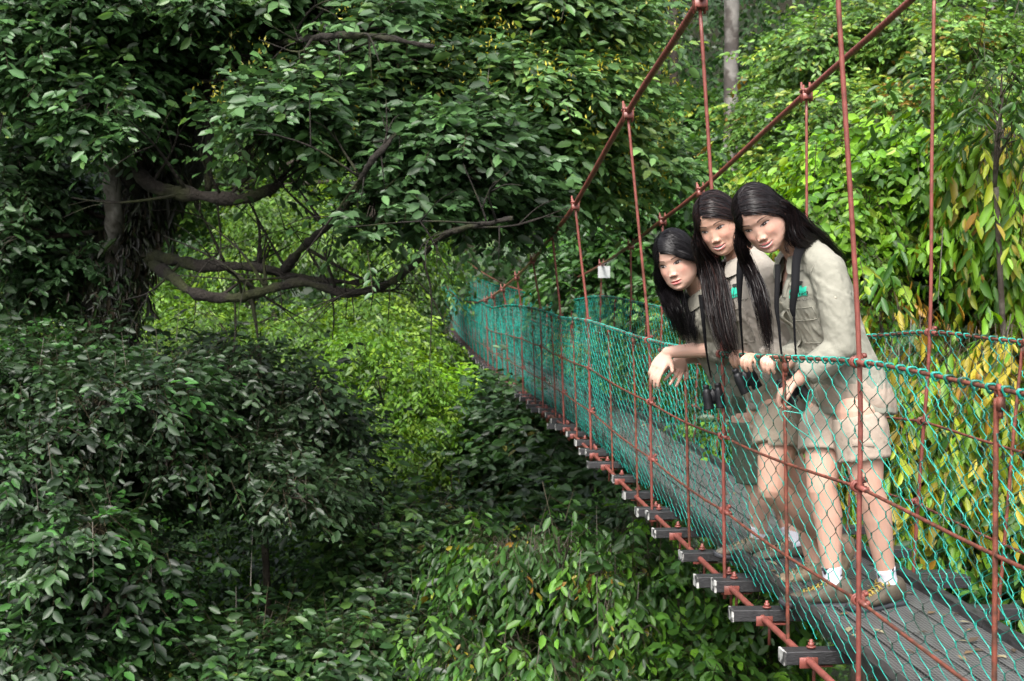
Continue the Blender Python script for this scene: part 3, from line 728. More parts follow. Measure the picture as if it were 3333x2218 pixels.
bigcrown([(980, 370, 11, 80, 40, .7), (1070, 320, 11, 90, 50, .9), (920, 450, 10.8, 60, 20, .4), (860, 505, 10.7, 40, 12, .3), (1000, 455, 11, 70, 32, .6), (1100, 420, 11.2, 80, 40, .8), (1180, 470, 11.6, 60, 34, .7)],
         2700, [((.045, .105, .05), 4), ((.07, .155, .07), 3), ((.022, .055, .026), 2.5)], 34, D(885, 340, 11.5), L=.105, width=.52, per=7, tw_len=.30, m=M_LEAFG, gap=.7, droop=.2)
# ---- the bright flowering boughs over the bridge
bigcrown([(1060, 60, 12.5, 150, 90, 1.4), (1240, 40, 12.2, 150, 110, 1.4), (1370, 70, 12.6, 90, 110, 1.3), (1180, 190, 11.8, 150, 90, 1.2), (1330, 210, 12, 120, 100, 1.2), (1410, 200, 12.8, 60, 80, 1.), (1100, 290, 11.8, 90, 50, .8), (1260, 330, 12.2, 120, 70, 1.), (1400, 320, 12.8, 90, 70, 1.), (1340, 420, 13.2, 100, 50, .9), (1480, 400, 13.8, 60, 70, .9), (1220, 420, 12.8, 80, 50, .8), (1200, -50, 12, 240, 30, 1.)],
     11500, [((.075, .17, .065), 4), ((.12, .235, .10), 3), ((.035, .085, .035), 2), ((.16, .26, .08), 1.2)], 35, D(1000, 110, 12.0), L=.105, width=.5, per=7, tw_len=.30, m=M_LEAFG, gap=.8, droop=.25, extra=(1100, (.46, .42, .04)))
G2 = 'rainforest trees around the bridge'
tree('rainforest_tree', 'rounded mid green tree behind the white card and main cables', 'tree',
     [(1470, 470, 19, 110, 110, 1.8), (1560, 560, 19.5, 90, 110, 1.6), (1400, 560, 19, 110, 90, 1.6), (1330, 640, 19, 90, 60, 1.4), (1480, 640, 18.5, 110, 70, 1.4), (1540, 390, 20.5, 60, 60, 1.2)],
     6000, [((.04, .12, .03), 4), ((.06, .16, .035), 2), ((.02, .06, .02), 3)], G2, L=.13, per=6, tw_len=.4, m=M_LEAFG, trunk=(2.9, 20.6), nsub=4)
tree('rainforest_tree', 'hazy dark green tree standing in front of the pale trunk', 'tree',
     [(1570, 260, 34, 70, 60, 2), (1750, 340, 33, 60, 70, 2), (1560, 350, 34, 90, 70, 2.5), (1640, 400, 33, 90, 70, 2), (1600, 470, 32, 90, 60, 2)],
     6500, MIDG, G2, L=.17, per=6, tw_len=.55, detail=1, nsub=3)
tree('rainforest_tree', 'bushy yellowish tree rising behind the two dark haired heads', 'tree',
     [(1720, 470, 24, 90, 60, 2), (1640, 440, 25, 60, 45, 1.5), (1830, 440, 22, 80, 70, 2), (1700, 540, 23, 110, 70, 2), (1850, 540, 20, 60, 70, 1.5)],
     5200, [((.08, .2, .02), 3), ((.12, .26, .03), 2), ((.04, .10, .02), 3)], G2, L=.13, per=6, tw_len=.4, detail=1, nsub=3)
tree('rainforest_tree', 'tall light green tree filling the upper right behind the hangers', 'tree',
     [(1850, 130, 19, 110, 90, 2), (1980, 60, 19, 110, 90, 2), (2100, 130, 18, 120, 90, 2), (1790, 260, 19, 80, 80, 1.6), (1900, 260, 18, 110, 90, 1.8), (2040, 270, 17.5, 120, 90, 1.8), (2190, 230, 17.5, 110, 90, 1.8), (2300, 130, 18, 90, 110, 2), (1830, 370, 18, 90, 70, 1.6), (2150, 30, 19, 80, 60, 1.6), (2300, 290, 17, 80, 70, 1.5), (1960, 360, 17, 110, 60, 1.5), (2120, 360, 16.5, 110, 60, 1.5)],
     12000, [((.09, .20, .05), 4), ((.14, .27, .07), 3), ((.045, .10, .035), 3), ((.24, .32, .07), 1.2), ((.20, .12, .03), .2)], G2, L=.102, per=7, tw_len=.36, m=M_LEAFG, gap=.5, nsub=4, trunk=(6.2, 20.5))
tree('rainforest_tree', 'dark leafy tree filling the gap under the far end of the bridge', 'tree',
     [(1110, 540, 62, 70, 60, 3), (1230, 560, 60, 90, 80, 4), (1180, 690, 64, 110, 60, 4), (1330, 560, 52, 80, 60, 3), (1080, 460, 62, 120, 60, 4), (980, 560, 62, 70, 70, 3)],
     5000, DARK, G2, L=.22, per=6, tw_len=.6, detail=1, nsub=3)
tree('rainforest_tree', 'feathery yellow green tree seen behind the drooping mossy limbs', 'tree',
     [(900, 450, 27, 120, 90, 3), (780, 560, 26, 130, 90, 3), (640, 500, 28, 110, 90, 3), (900, 590, 25, 80, 80, 2.5), (960, 650, 25, 36, 50, 1.5), (560, 580, 27, 90, 80, 2.5), (840, 380, 30, 110, 70, 3), (980, 500, 30, 50, 60, 2)],
     9500, YELG+[((.05, .11, .02), 3)], G2, L=.11, width=.38, per=7, tw_len=.5, detail=1, droop=.6, nsub=4, gap=.7)
tree('rainforest_tree', 'dense tree of tiny lit leaves below the longest mossy limb', 'tree',
     [(480, 760, 25, 150, 80, 3), (700, 780, 23, 150, 90, 3), (860, 740, 24, 120, 90, 2.5), (940, 810, 23, 70, 80, 2), (820, 900, 21, 130, 90, 2.5), (940, 960, 21, 90, 110, 2), (980, 1080, 20.5, 80, 90, 2), (400, 700, 27, 70, 60, 2)],
     13000, YELG, G2, L=.095, width=.42, per=8, tw_len=.4, detail=1, droop=.55, nsub=4, gap=.8)
tree('rainforest_tree', 'pale green tree glimpsed at the foot of the mossy trunk', 'tree',
     [(60, 790, 26, 110, 70, 3), (160, 820, 27, 90, 60, 3), (30, 900, 24, 60, 50, 2), (330, 760, 28, 70, 60, 3), (390, 690, 29, 60, 50, 2), (60, 640, 32, 90, 90, 3)],
     4200, [((.10, .19, .04), 3), ((.17, .26, .07), 2), ((.06, .12, .03), 2)], G2, L=.11, per=6, tw_len=.5, detail=1, nsub=3)
tree('rainforest_tree', 'tangled tree in the shade behind the mossy limbs', 'tree',
     [(560, 330, 30, 130, 90, 3), (430, 480, 29, 110, 90, 3), (700, 420, 32, 110, 90, 3), (330, 380, 28, 90, 90, 3), (200, 330, 27, 120, 120, 3), (60, 330, 27, 120, 120, 3), (250, 120, 28, 250, 120, 3), (520, 90, 30, 180, 120, 3), (760, 150, 30, 160, 120, 3), (980, 230, 30, 150, 110, 3), (1200, 350, 30, 150, 110, 3)],
     9500, [((.04, .10, .025), 3), ((.07, .14, .03), 2), ((.025, .06, .02), 3), ((.14, .20, .05), .8)], G2, L=.16, per=6, tw_len=.5, detail=1, nsub=3)
US = 'shaded understorey trees below the bridge'
ur = np.random.default_rng(8)
def masses(x0, x1, y0, y1, n, dep, w=(45, 85), h=(22, 45)):
    out = []
    for _ in range(n):
        x = ur.uniform(x0, x1); y = ur.uniform(y0, y1); out.append((x, y, dep+ur.uniform(-.9, .9)-(y-y0)/(y1-y0)*.6, ur.uniform(*w), ur.uniform(*h), ur.uniform(.4, .8)))
    return out
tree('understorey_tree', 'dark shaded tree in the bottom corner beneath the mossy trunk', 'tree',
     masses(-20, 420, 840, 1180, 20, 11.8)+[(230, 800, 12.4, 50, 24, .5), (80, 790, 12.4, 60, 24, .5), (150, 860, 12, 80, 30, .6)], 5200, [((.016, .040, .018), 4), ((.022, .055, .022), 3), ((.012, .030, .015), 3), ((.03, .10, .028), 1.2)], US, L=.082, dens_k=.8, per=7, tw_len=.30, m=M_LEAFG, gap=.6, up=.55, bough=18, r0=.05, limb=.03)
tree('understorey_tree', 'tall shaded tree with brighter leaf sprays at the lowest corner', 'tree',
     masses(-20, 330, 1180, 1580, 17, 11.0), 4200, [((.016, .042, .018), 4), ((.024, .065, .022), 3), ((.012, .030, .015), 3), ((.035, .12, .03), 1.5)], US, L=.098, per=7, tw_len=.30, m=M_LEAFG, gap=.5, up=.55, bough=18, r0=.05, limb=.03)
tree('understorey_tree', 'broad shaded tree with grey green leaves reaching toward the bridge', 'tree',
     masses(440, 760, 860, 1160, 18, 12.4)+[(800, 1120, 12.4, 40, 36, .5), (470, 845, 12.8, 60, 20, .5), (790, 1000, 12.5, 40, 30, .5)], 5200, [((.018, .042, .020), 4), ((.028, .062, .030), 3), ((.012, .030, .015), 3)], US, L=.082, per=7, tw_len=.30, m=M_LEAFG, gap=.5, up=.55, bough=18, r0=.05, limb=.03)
tree('understorey_tree', 'shaded small leaved tree in the gap low down below the dark crowns', 'tree',
     [(420, 1230, 15, 130, 90, 1.5), (560, 1280, 14.5, 130, 90, 1.5), (700, 1300, 14, 120, 90, 1.4), (470, 1400, 14, 150, 90, 1.4), (640, 1440, 13.5, 150, 90, 1.4), (760, 1430, 13.5, 100, 80, 1.3), (330, 1440, 14, 110, 90, 1.3)],
     8500, [((.04, .12, .02), 3), ((.08, .19, .025), 2), ((.02, .055, .018), 3)], US, L=.075, per=8, tw_len=.35, droop=.5, detail=1, gap=.7)
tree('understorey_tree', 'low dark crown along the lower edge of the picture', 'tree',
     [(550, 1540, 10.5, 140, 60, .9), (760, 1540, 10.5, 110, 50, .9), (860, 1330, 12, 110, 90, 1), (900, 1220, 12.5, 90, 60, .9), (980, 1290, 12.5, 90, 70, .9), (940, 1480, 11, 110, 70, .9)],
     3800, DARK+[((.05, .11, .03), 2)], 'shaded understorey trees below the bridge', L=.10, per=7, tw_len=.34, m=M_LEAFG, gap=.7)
tree('rainforest_tree', 'tall feathery crown of fine yellow green leaves filling the gap left of the bridge', 'tree',
     [(870, 880, 16.8, 60, 40, 1.2), (950, 860, 17, 60, 40, 1.2), (900, 960, 16.6, 70, 50, 1.2), (985, 960, 16.8, 50, 50, 1.1), (890, 1060, 16.3, 60, 50, 1.2), (975, 1070, 16.5, 60, 55, 1.2), (930, 1150, 16.2, 70, 50, 1.2), (1005, 1190, 16.2, 40, 50, 1.), (880, 1240, 15.8, 60, 45, 1.1), (960, 1260, 15.9, 60, 45, 1.1), (830, 800, 17.2, 60, 30, 1.2)],
     5600, [((.11, .24, .022), 4), ((.07, .17, .018), 4), ((.17, .29, .03), 2), ((.03, .075, .014), 2)], G2, L=.072, width=.42, per=8, tw_len=.30, droop=.6, detail=1, gap=.45, dens_k=.9, bough=22, nsub=3, r0=.07, limb=.04)
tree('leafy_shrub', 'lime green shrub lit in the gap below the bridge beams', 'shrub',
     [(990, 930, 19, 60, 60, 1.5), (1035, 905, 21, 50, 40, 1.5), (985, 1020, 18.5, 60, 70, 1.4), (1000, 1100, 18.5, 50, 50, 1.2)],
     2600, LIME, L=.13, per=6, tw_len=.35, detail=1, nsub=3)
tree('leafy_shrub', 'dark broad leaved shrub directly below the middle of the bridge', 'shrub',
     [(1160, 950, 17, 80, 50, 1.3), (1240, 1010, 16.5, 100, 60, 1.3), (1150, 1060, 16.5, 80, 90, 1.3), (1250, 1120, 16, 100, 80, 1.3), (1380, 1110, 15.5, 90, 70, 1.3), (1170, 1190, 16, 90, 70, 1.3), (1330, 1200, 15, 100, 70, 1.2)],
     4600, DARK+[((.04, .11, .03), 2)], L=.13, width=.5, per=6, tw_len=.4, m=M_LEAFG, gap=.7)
tree('leafy_shrub', 'shrub with hanging mustard young leaves under the near beams', 'shrub',
     masses(1080, 1560, 1240, 1580, 21, 10.8, (35, 75), (20, 45))+[(1010, 1500, 10.6, 70, 50, .6), (1120, 1300, 11.4, 60, 30, .5)],
     3600, FLUSH, L=.098, width=.46, per=6, tw_len=.30, droop=.8, gap=.45, bough=20, up=.45, face=.5, pal_up=YOUNG[:3]+FLUSH[:1], yk=.62, r0=.04, limb=.02)
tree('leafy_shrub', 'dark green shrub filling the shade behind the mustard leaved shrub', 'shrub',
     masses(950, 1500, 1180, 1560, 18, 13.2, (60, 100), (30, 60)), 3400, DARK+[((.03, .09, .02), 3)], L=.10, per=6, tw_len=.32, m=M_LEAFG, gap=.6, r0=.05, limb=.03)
tree('leafy_shrub', 'lime green leafy shrub at the bottom behind the nearest beam ends', 'shrub',
     masses(1480, 1780, 1330, 1590, 12, 10.4, (35, 75), (22, 50))+[(1450, 1230, 13.5, 60, 40, .8)],
     2200, [((.12, .28, .03), 1.5), ((.06, .16, .03), 3), ((.03, .09, .025), 4)], L=.11, width=.52, per=6, tw_len=.32, gap=.45, up=.45, face=.5, droop=.6, bough=20, r0=.04, limb=.02)
# ---- right bank
tree('flush_tree', 'lime leaved tree top standing right of the three women', 'tree',
     [(1930, 380, 9.8, 75, 55, .8), (2060, 370, 9.6, 90, 55, .8), (2170, 380, 9.6, 80, 50, .8), (1940, 480, 9.4, 70, 55, .7), (1920, 600, 9.3, 60, 60, .7), (2050, 480, 9.8, 100, 70, .8), (2200, 490, 9.6, 90, 60, .8)],
     3200, LIME+[((.05, .14, .02), 3)], L=.084, width=.58, per=6, tw_len=.30, droop=.6, gap=.5, up=.4, face=.5, trunk=(4.0, 10.4), r0=.06, limb=.03)
tree('flush_tree', 'tree of hanging amber young leaves on the bank at the upper right', 'tree',
     [(2300, 350, 9.0, 70, 45, .6), (2345, 470, 8.8, 50, 60, .6), (2345, 600, 8.8, 50, 45, .6)],
     1500, YOUNG+LIME[:2]+[((.05, .14, .02), 4)], L=.125, width=.36, per=7, tw_len=.30, droop=1.3, gap=.45, up=.35, face=.6, bough=30, dens_k=.6, trunk=(5.0, 10), r0=.05, limb=.02)
tree('flush_tree', 'dark glossy tree with shadowy gaps beyond the far netting', 'tree',
     [(1990, 590, 10.5, 110, 70, .9), (2120, 600, 10.3, 110, 80, .9), (2260, 640, 10, 110, 80, .9), (2050, 680, 10, 90, 50, .9), (2200, 730, 9.8, 110, 70, .9), (2320, 760, 9.4, 70, 60, .8)],
     2300, DARK+[((.06, .18, .03), 2.5)], L=.115, width=.52, per=6, tw_len=.4, m=M_LEAFG, gap=.7, trunk=(4.5, 11), r0=.08, limb=.035)
tree('flush_tree', 'bush of hanging mustard and brown young leaves behind the far netting', 'tree',
     [(2020, 745, 8.6, 80, 36, .6), (2140, 800, 8.4, 90, 40, .6), (2260, 860, 8.2, 80, 50, .6), (1900, 520, 9.6, 40, 30, .4), (1930, 640, 9.3, 40, 50, .4), (2060, 860, 8.3, 110, 80, .7), (2200, 900, 8.1, 110, 80, .7), (2320, 800, 8, 70, 70, .6), (2120, 1000, 8.3, 120, 80, .7), (2280, 1040, 8, 100, 90, .7), (2050, 1090, 8.4, 90, 80, .7)],
     3400, YOUNG+[((.10, .23, .02), 5), ((.03, .10, .02), 5)], L=.125, width=.34, per=7, tw_len=.30, droop=1.3, gap=.4, up=.35, face=.6, bough=32, dens_k=.62, trunk=(3.9, 9.2), r0=.04, limb=.02)
tree('flush_tree', 'green shrub on the bank below the deck at the lower right', 'shrub',
     [(2120, 1180, 8.6, 110, 80, .8), (2260, 1200, 8.4, 110, 80, .8), (2340, 1320, 8.2, 70, 90, .7), (2000, 1200, 9, 90, 80, .8), (2330, 1100, 8.3, 70, 60, .7), (1900, 1000, 9.4, 90, 110, .8), (1780, 1050, 10, 90, 110, .9), (1880, 850, 10, 90, 110, .9), (2250, 1380, 8.4, 110, 80, .7)],
     3800, [((.04, .12, .03), 4), ((.09, .2, .03), 2), ((.025, .07, .02), 2), ((.2, .2, .03), .8)], L=.11, width=.48, per=6, tw_len=.4, droop=.5, m=M_LEAFG, gap=.8, trunk=(4.2, 9.8), r0=.05, limb=.02)
tree('flush_tree', 'green and amber foliage seen through the netting beside the women', 'tree',
     [(1560, 800, 16, 80, 90, 1.2), (1640, 900, 14.5, 80, 110, 1.2), (1540, 950, 16, 90, 90, 1.3), (1450, 850, 19, 80, 90, 1.4), (1720, 720, 15, 90, 110, 1.2), (1350, 800, 23, 70, 80, 1.5)],
     3200, [((.06, .17, .03), 3), ((.12, .24, .03), 2), ((.25, .22, .03), 1), ((.03, .08, .02), 2)], L=.11, per=6, tw_len=.4, droop=.5, gap=.85, detail=1, trunk=(4.1, 15.8))
tree('overhanging_branch', 'thin branch with fine pointed leaves entering beside the thick pale trunk', 'branch',
     [(2290, 230, 8.2, 70, 35, .4), (2330, 300, 8.1, 50, 40, .4), (2300, 170, 8.3, 50, 25, .3)],
     130, MIDG+[((.10, .2, .03), 1)], L=.11, width=.30, per=7, tw_len=.4, droop=.5, trunk=(4.6, 9.6), limb=.012, r0=.03)

# ---- far platform where the bridge ends
pc = D(1160, 612, 56)
pf = empty('viewing_platform', tuple(pc)); tag(pf, 'shadowy red railed platform with green netting beyond the far end of the bridge', 'platform')
x0p, x1p = D(1075, 612, 56)[0], D(1252, 612, 56)[0]; zt = D(1160, 540, 56)[2]
def pm(mb, name, m):
    o = mb.build(name, m, pf); o.location = -Vector(pc)
mb = MB(); mb.box(((x0p+x1p)/2, 56.8, pc[2]), (x1p-x0p, 1.6, .10)); pm(mb, 'floor', M_WOOD)
for k in range(5):
    x = x0p+(x1p-x0p)*k/4; mb = MB(); mb.tube([(x, 56, pc[2]-.1), (x, 56, zt+.1)], .022, 6); pm(mb, 'post', M_RED)
for k in range(3):
    z = pc[2]+(zt-pc[2])*(k+1)/3; mb = MB(); mb.tube([(x0p, 55.98, z), (x1p, 55.98, z+.03)], .018, 6); pm(mb, 'rail', M_RED)
mb = MB()
for k in range(54):
    x = x0p+(x1p-x0p)*k/53; zz = np.linspace(pc[2], zt, 26); mb.tube(np.stack([x+.03*np.sin(zz*22+k*3.14), 56.03+0*zz, zz], 1), .006, 3, cap=False)
pm(mb, 'netting', M_NET)
# ------------------------------------------------------------------ people
DG = None
def remeshed(parts, voxel, smooth=2, fac=.5):
    """union of closed pieces -> one continuous surface, returned as (V, quads)"""
    mb = MB()
    for V, Q, T in parts: mb.add(V, Q, T)
    o = mb.build('tmp', None)
    md = o.modifiers.new('r', 'REMESH'); md.mode = 'VOXEL'; md.voxel_size = voxel; md.use_smooth_shade = True
    if smooth:
        sm = o.modifiers.new('s', 'SMOOTH'); sm.factor = fac; sm.iterations = smooth
    dg = bpy.context.evaluated_depsgraph_get(); dg.update()
    ev = o.evaluated_get(dg); me = ev.to_mesh()
    V = np.empty(len(me.vertices)*3, np.float32); me.vertices.foreach_get('co', V); V = V.reshape(-1, 3).astype(float)
    lt = np.empty(len(me.polygons), np.int32); me.polygons.foreach_get('loop_total', lt)
    vi = np.empty(len(me.loops), np.int32); me.loops.foreach_get('vertex_index', vi)
    ls = np.empty(len(me.polygons), np.int32); me.polygons.foreach_get('loop_start', ls)
    q = ls[lt == 4]; Q = vi[q[:, None]+np.arange(4)]
    t = ls[lt == 3]; T = vi[t[:, None]+np.arange(3)]
    ev.to_mesh_clear(); m0 = o.data; bpy.data.objects.remove(o); bpy.data.meshes.remove(m0)
    return V, Q, T
def caps(pts, rs, n=16, k=4, flat=None):
    """limb: tapered tube through pts with rounded ends; flat=(axis, factor) squashes the section"""
    pts = [np.asarray(p, float) for p in pts]; rs = list(rs)
    sp = spline(np.array(pts), k) if len(pts) > 2 else np.linspace(pts[0], pts[1], k+1)
    r = np.interp(np.linspace(0, 1, len(sp)), np.linspace(0, 1, len(rs)), rs)
    a = unit(sp[0]-sp[1]); b = unit(sp[-1]-sp[-2])
    th = np.linspace(math.pi/2*.94, 0, 4)[:-1]
    s0 = np.array([sp[0]+a*r[0]*math.sin(t) for t in th]); r0 = np.array([r[0]*math.cos(t) for t in th])
    s1 = np.array([sp[-1]+b*r[-1]*math.sin(t) for t in th[::-1]]); r1 = np.array([r[-1]*math.cos(t) for t in th[::-1]])
    P_ = np.vstack([s0, sp, s1]); R_ = np.concatenate([r0, r, r1])
    V, Q, T = tube_arrays(P_, R_, n)
    if flat is not None:
        ax, f = unit(np.asarray(flat[0], float)), flat[1]
        m = len(P_); C = np.vstack([np.repeat(P_, n, 0), P_[0], P_[-1]])
        off = V-C; V = V-ax*(off@ax)[:, None]*(1-f)
    return V, Q, T
def loft(stations, n=28, cap=True, power=1.0):
    """stations: (centre, lateral unit vector, front unit vector, half width, half depth front, half depth back)"""
    a = np.arange(n)/n*2*math.pi; V = []
    for c, lat, fr, w, df, db in stations:
        ca, sa = np.cos(a), np.sin(a)
        ca = np.sign(ca)*np.abs(ca)**power; sa = np.sign(sa)*np.abs(sa)**power
        d = np.where(sa > 0, df, db)
        V.append(np.asarray(c)+np.outer(ca*w, lat)+np.outer(sa*d, fr))
    m = len(stations); V = np.concatenate(V)
    i = np.arange(m-1)[:, None]*n; j = np.arange(n)[None]; j2 = (j+1) % n
    Q = np.stack([i+j, i+j2, i+n+j2, i+n+j], -1).reshape(-1, 4); T = None
    if cap:
        V = np.vstack([V, np.mean(V[:n], 0), np.mean(V[-n:], 0)]); jj = np.arange(n); jn = (jj+1) % n
        T = np.vstack([np.stack([np.full(n, m*n), jn, jj], 1), np.stack([np.full(n, m*n+1), (m-1)*n+jj, (m-1)*n+jn], 1)])
    return V, Q, T
def resample(st, k):
    """smooth list of stations"""
    c = spline(np.array([s[0] for s in st]), k); lat = unit(spline(np.array([s[1] for s in st]), k)); fr = unit(spline(np.array([s[2] for s in st]), k))
    w = spline(np.array([[s[3], s[4], s[5]] for s in st]), k)
    return [(c[i], lat[i], fr[i], w[i, 0], w[i, 1], w[i, 2]) for i in range(len(c))]

SKIN = np.array([.70, .46, .37]); HAIRC = np.array([.012, .010, .011])
def rot(axis, a):
    return np.array(Matrix.Rotation(a, 3, axis))
class Head:
    """local frame: x to the person's right, y forward, z up, origin mid-skull at eye level; metres"""
    def __init__(s, eyes_px, Y, yaw, pitch, roll, sc=1.0, smile=1, tilt=0):
        yaw, pitch, roll = map(math.radians, (yaw, pitch, roll))
        A = np.array([[-1, 0, 0], [0, 0, 1], [0, 1, 0]], float)      # rows: images of local x,y,z in camera space (X right, Y up, Z to viewer)
        Rx = rot('X', pitch); Ry = rot('Y', -yaw); Rz = rot('Z', roll)
        s.M = (RC @ Rz @ Ry @ Rx @ A.T)*sc*np.array([1.05, 1, 1])     # columns: world images of local x, y, z
        s.sc = sc; s.smile = smile
        eye = P(eyes_px[0], eyes_px[1], Y)
        s.c = eye-s.M @ np.array([0, .080, .0])
    def w(s, p): return s.c+np.asarray(p) @ s.M.T
    def l(s, p): return (np.asarray(p)-s.c) @ np.linalg.inv(s.M).T
_wz = [-.135, -.118, -.112, -.104, -.09, -.075, -.055, -.035, -.01, .02, .045, .07, .09, .105, .114, .118]
_ww = [.030, .014, .027, .038, .0515, .0600, .0665, .0700, .0718, .0735, .072, .065, .053, .036, .018, .003]
_wf = [.02, .062, .074, .081, .085, .0865, .087, .087, .086, .0885, .0875, .080, .065, .044, .022, .002]
_wb = [-.03, .02, .01, -.005, -.03, -.05, -.066, -.078, -.090, -.098, -.098, -.091, -.076, -.054, -.028, -.006]
def G(x, s): return np.exp(-(x/s)**2)
def head_surface(h, n=190, m=230):
    z = np.linspace(-.118, .118, m); zz = -.118+.236*(.5-.5*np.cos(np.linspace(0, math.pi, m)))
    z = .35*zz+.65*z
    W = np.interp(z, _wz, _ww); Fy = np.interp(z, _wz, _wf); By = np.interp(z, _wz, _wb)
    ker = np.exp(-np.linspace(-2, 2, 15)**2); ker /= ker.sum()
    def sm(a): return np.convolve(np.pad(a, 7, 'edge'), ker, 'valid')
    e = slice(4, m-4)
    for a in (W, Fy, By): a[e] = sm(a)[e]
    t = np.linspace(0, 1, n, endpoint=False); a = 2*math.pi*t
    a = a-.35*np.sin(2*a)*.0
    # denser columns on the face
    a = math.pi/2+ (a-math.pi) - .55*np.sin(a-math.pi)
    ca, sa = np.cos(a), np.sin(a)
    cy = np.interp(z, [-.118, -.06, .0, .118], [.035, .005, -.005, -.002])
    X = W[:, None]*np.sign(ca)*np.abs(ca)**.93
    Yl = np.where(sa > 0, cy[:, None]+(Fy-cy)[:, None]*np.abs(sa)**.80, cy[:, None]-(cy-By)[:, None]*np.abs(sa)**.93)
    Z = np.repeat(z[:, None], n, 1)
    fm = np.clip(sa, 0, 1)[None]**.5*(Yl > .02)
    ax = np.abs(X)
    f = 0
    f = f-.0060*G(ax-.031, .017)*G(Z-.001, .011)                    # sockets
    f = f+.0050*G(ax-.031, .0125)*G(Z+.001, .0072)                  # eyeballs under the lids
    f = f+.0014*G(ax-.030, .020)*G(Z-.019, .007)                    # brow
    f = f-.0022*G(X, .012)*G(Z-.004, .010)                         # nasion
    ridge = np.interp(Z, [-.060, -.051, -.046, -.040, -.030, -.015, 0, .012], [0, .0050, .0115, .0135, .0080, .0036, .0016, 0])
    f = f+ridge*G(X, np.interp(Z, [-.05, -.038, -.02, 0], [.0140, .0130, .0115, .0100]))
    f = f+.0080*G(ax-.0125, .0055)*G(Z+.044, .0065)                 # wings of the nose
    f = f-.0030*G(ax-.0185, .004)*G(Z+.042, .009)
    f = f-.0020*G(X, .004)*G(Z+.057, .006)                         # philtrum
    mw = .026 if h.smile else .022
    mz = -.0735+(ax/mw)**2*(.0075 if h.smile else .002)
    lip = np.clip(1-(ax/mw)**2, 0, 1)
    f = f+.0055*lip*G(Z-mz-.0055, .0050)+.0065*lip*G(Z-mz+.0070, .0055)-.0045*lip**.5*G(Z-mz, .0020)
    f = f-.0020*G(X, .02)*G(Z+.089, .006)+.0045*G(X, .018)*G(Z+.104, .010)
    f = f+(.0062 if h.smile else .0035)*G(ax-.041, .018)*G(Z+.034, .017)  # cheeks
    f = f-.0018*G(ax-.040, .006)*G(Z+.062, .016)*(1 if h.smile else .3)
    Yl = Yl+f*fm
    L = np.stack([X, Yl, Z], -1).reshape(-1, 3)
    i = np.arange(m-1)[:, None]*n; j = np.arange(n)[None]; j2 = (j+1) % n
    Q = np.stack([i+j, i+j2, i+n+j2, i+n+j], -1).reshape(-1, 4)
    L = np.vstack([L, [[0, .03, -.119], [0, -.002, .1185]]]); k = m*n; jj = np.arange(n); jn = (jj+1) % n
    T = np.vstack([np.stack([np.full(n, k), jn, jj], 1), np.stack([np.full(n, k+1), (m-1)*n+jj, (m-1)*n+jn], 1)])
    return L, Q, T
def sstep(x, a, b):
    t = np.clip((x-a)/(b-a+1e-9), 0, 1); return t*t*(3-2*t)
def hairline(L):
    """1 where hair grows"""
    ax = np.abs(L[:, 0]); y = L[:, 1]; z = L[:, 2]
    front = .066-(ax/.062)**2*.034                              # height of the hairline at the front
    back_lim = np.interp(z, [-.06, -.03, .0, .03, .05], [-.024, .004, .022, .040, .06])
    return np.maximum(sstep(z-front, -.002, .003), sstep(back_lim-y, -.002, .003)*sstep(z, -.085, -.07))
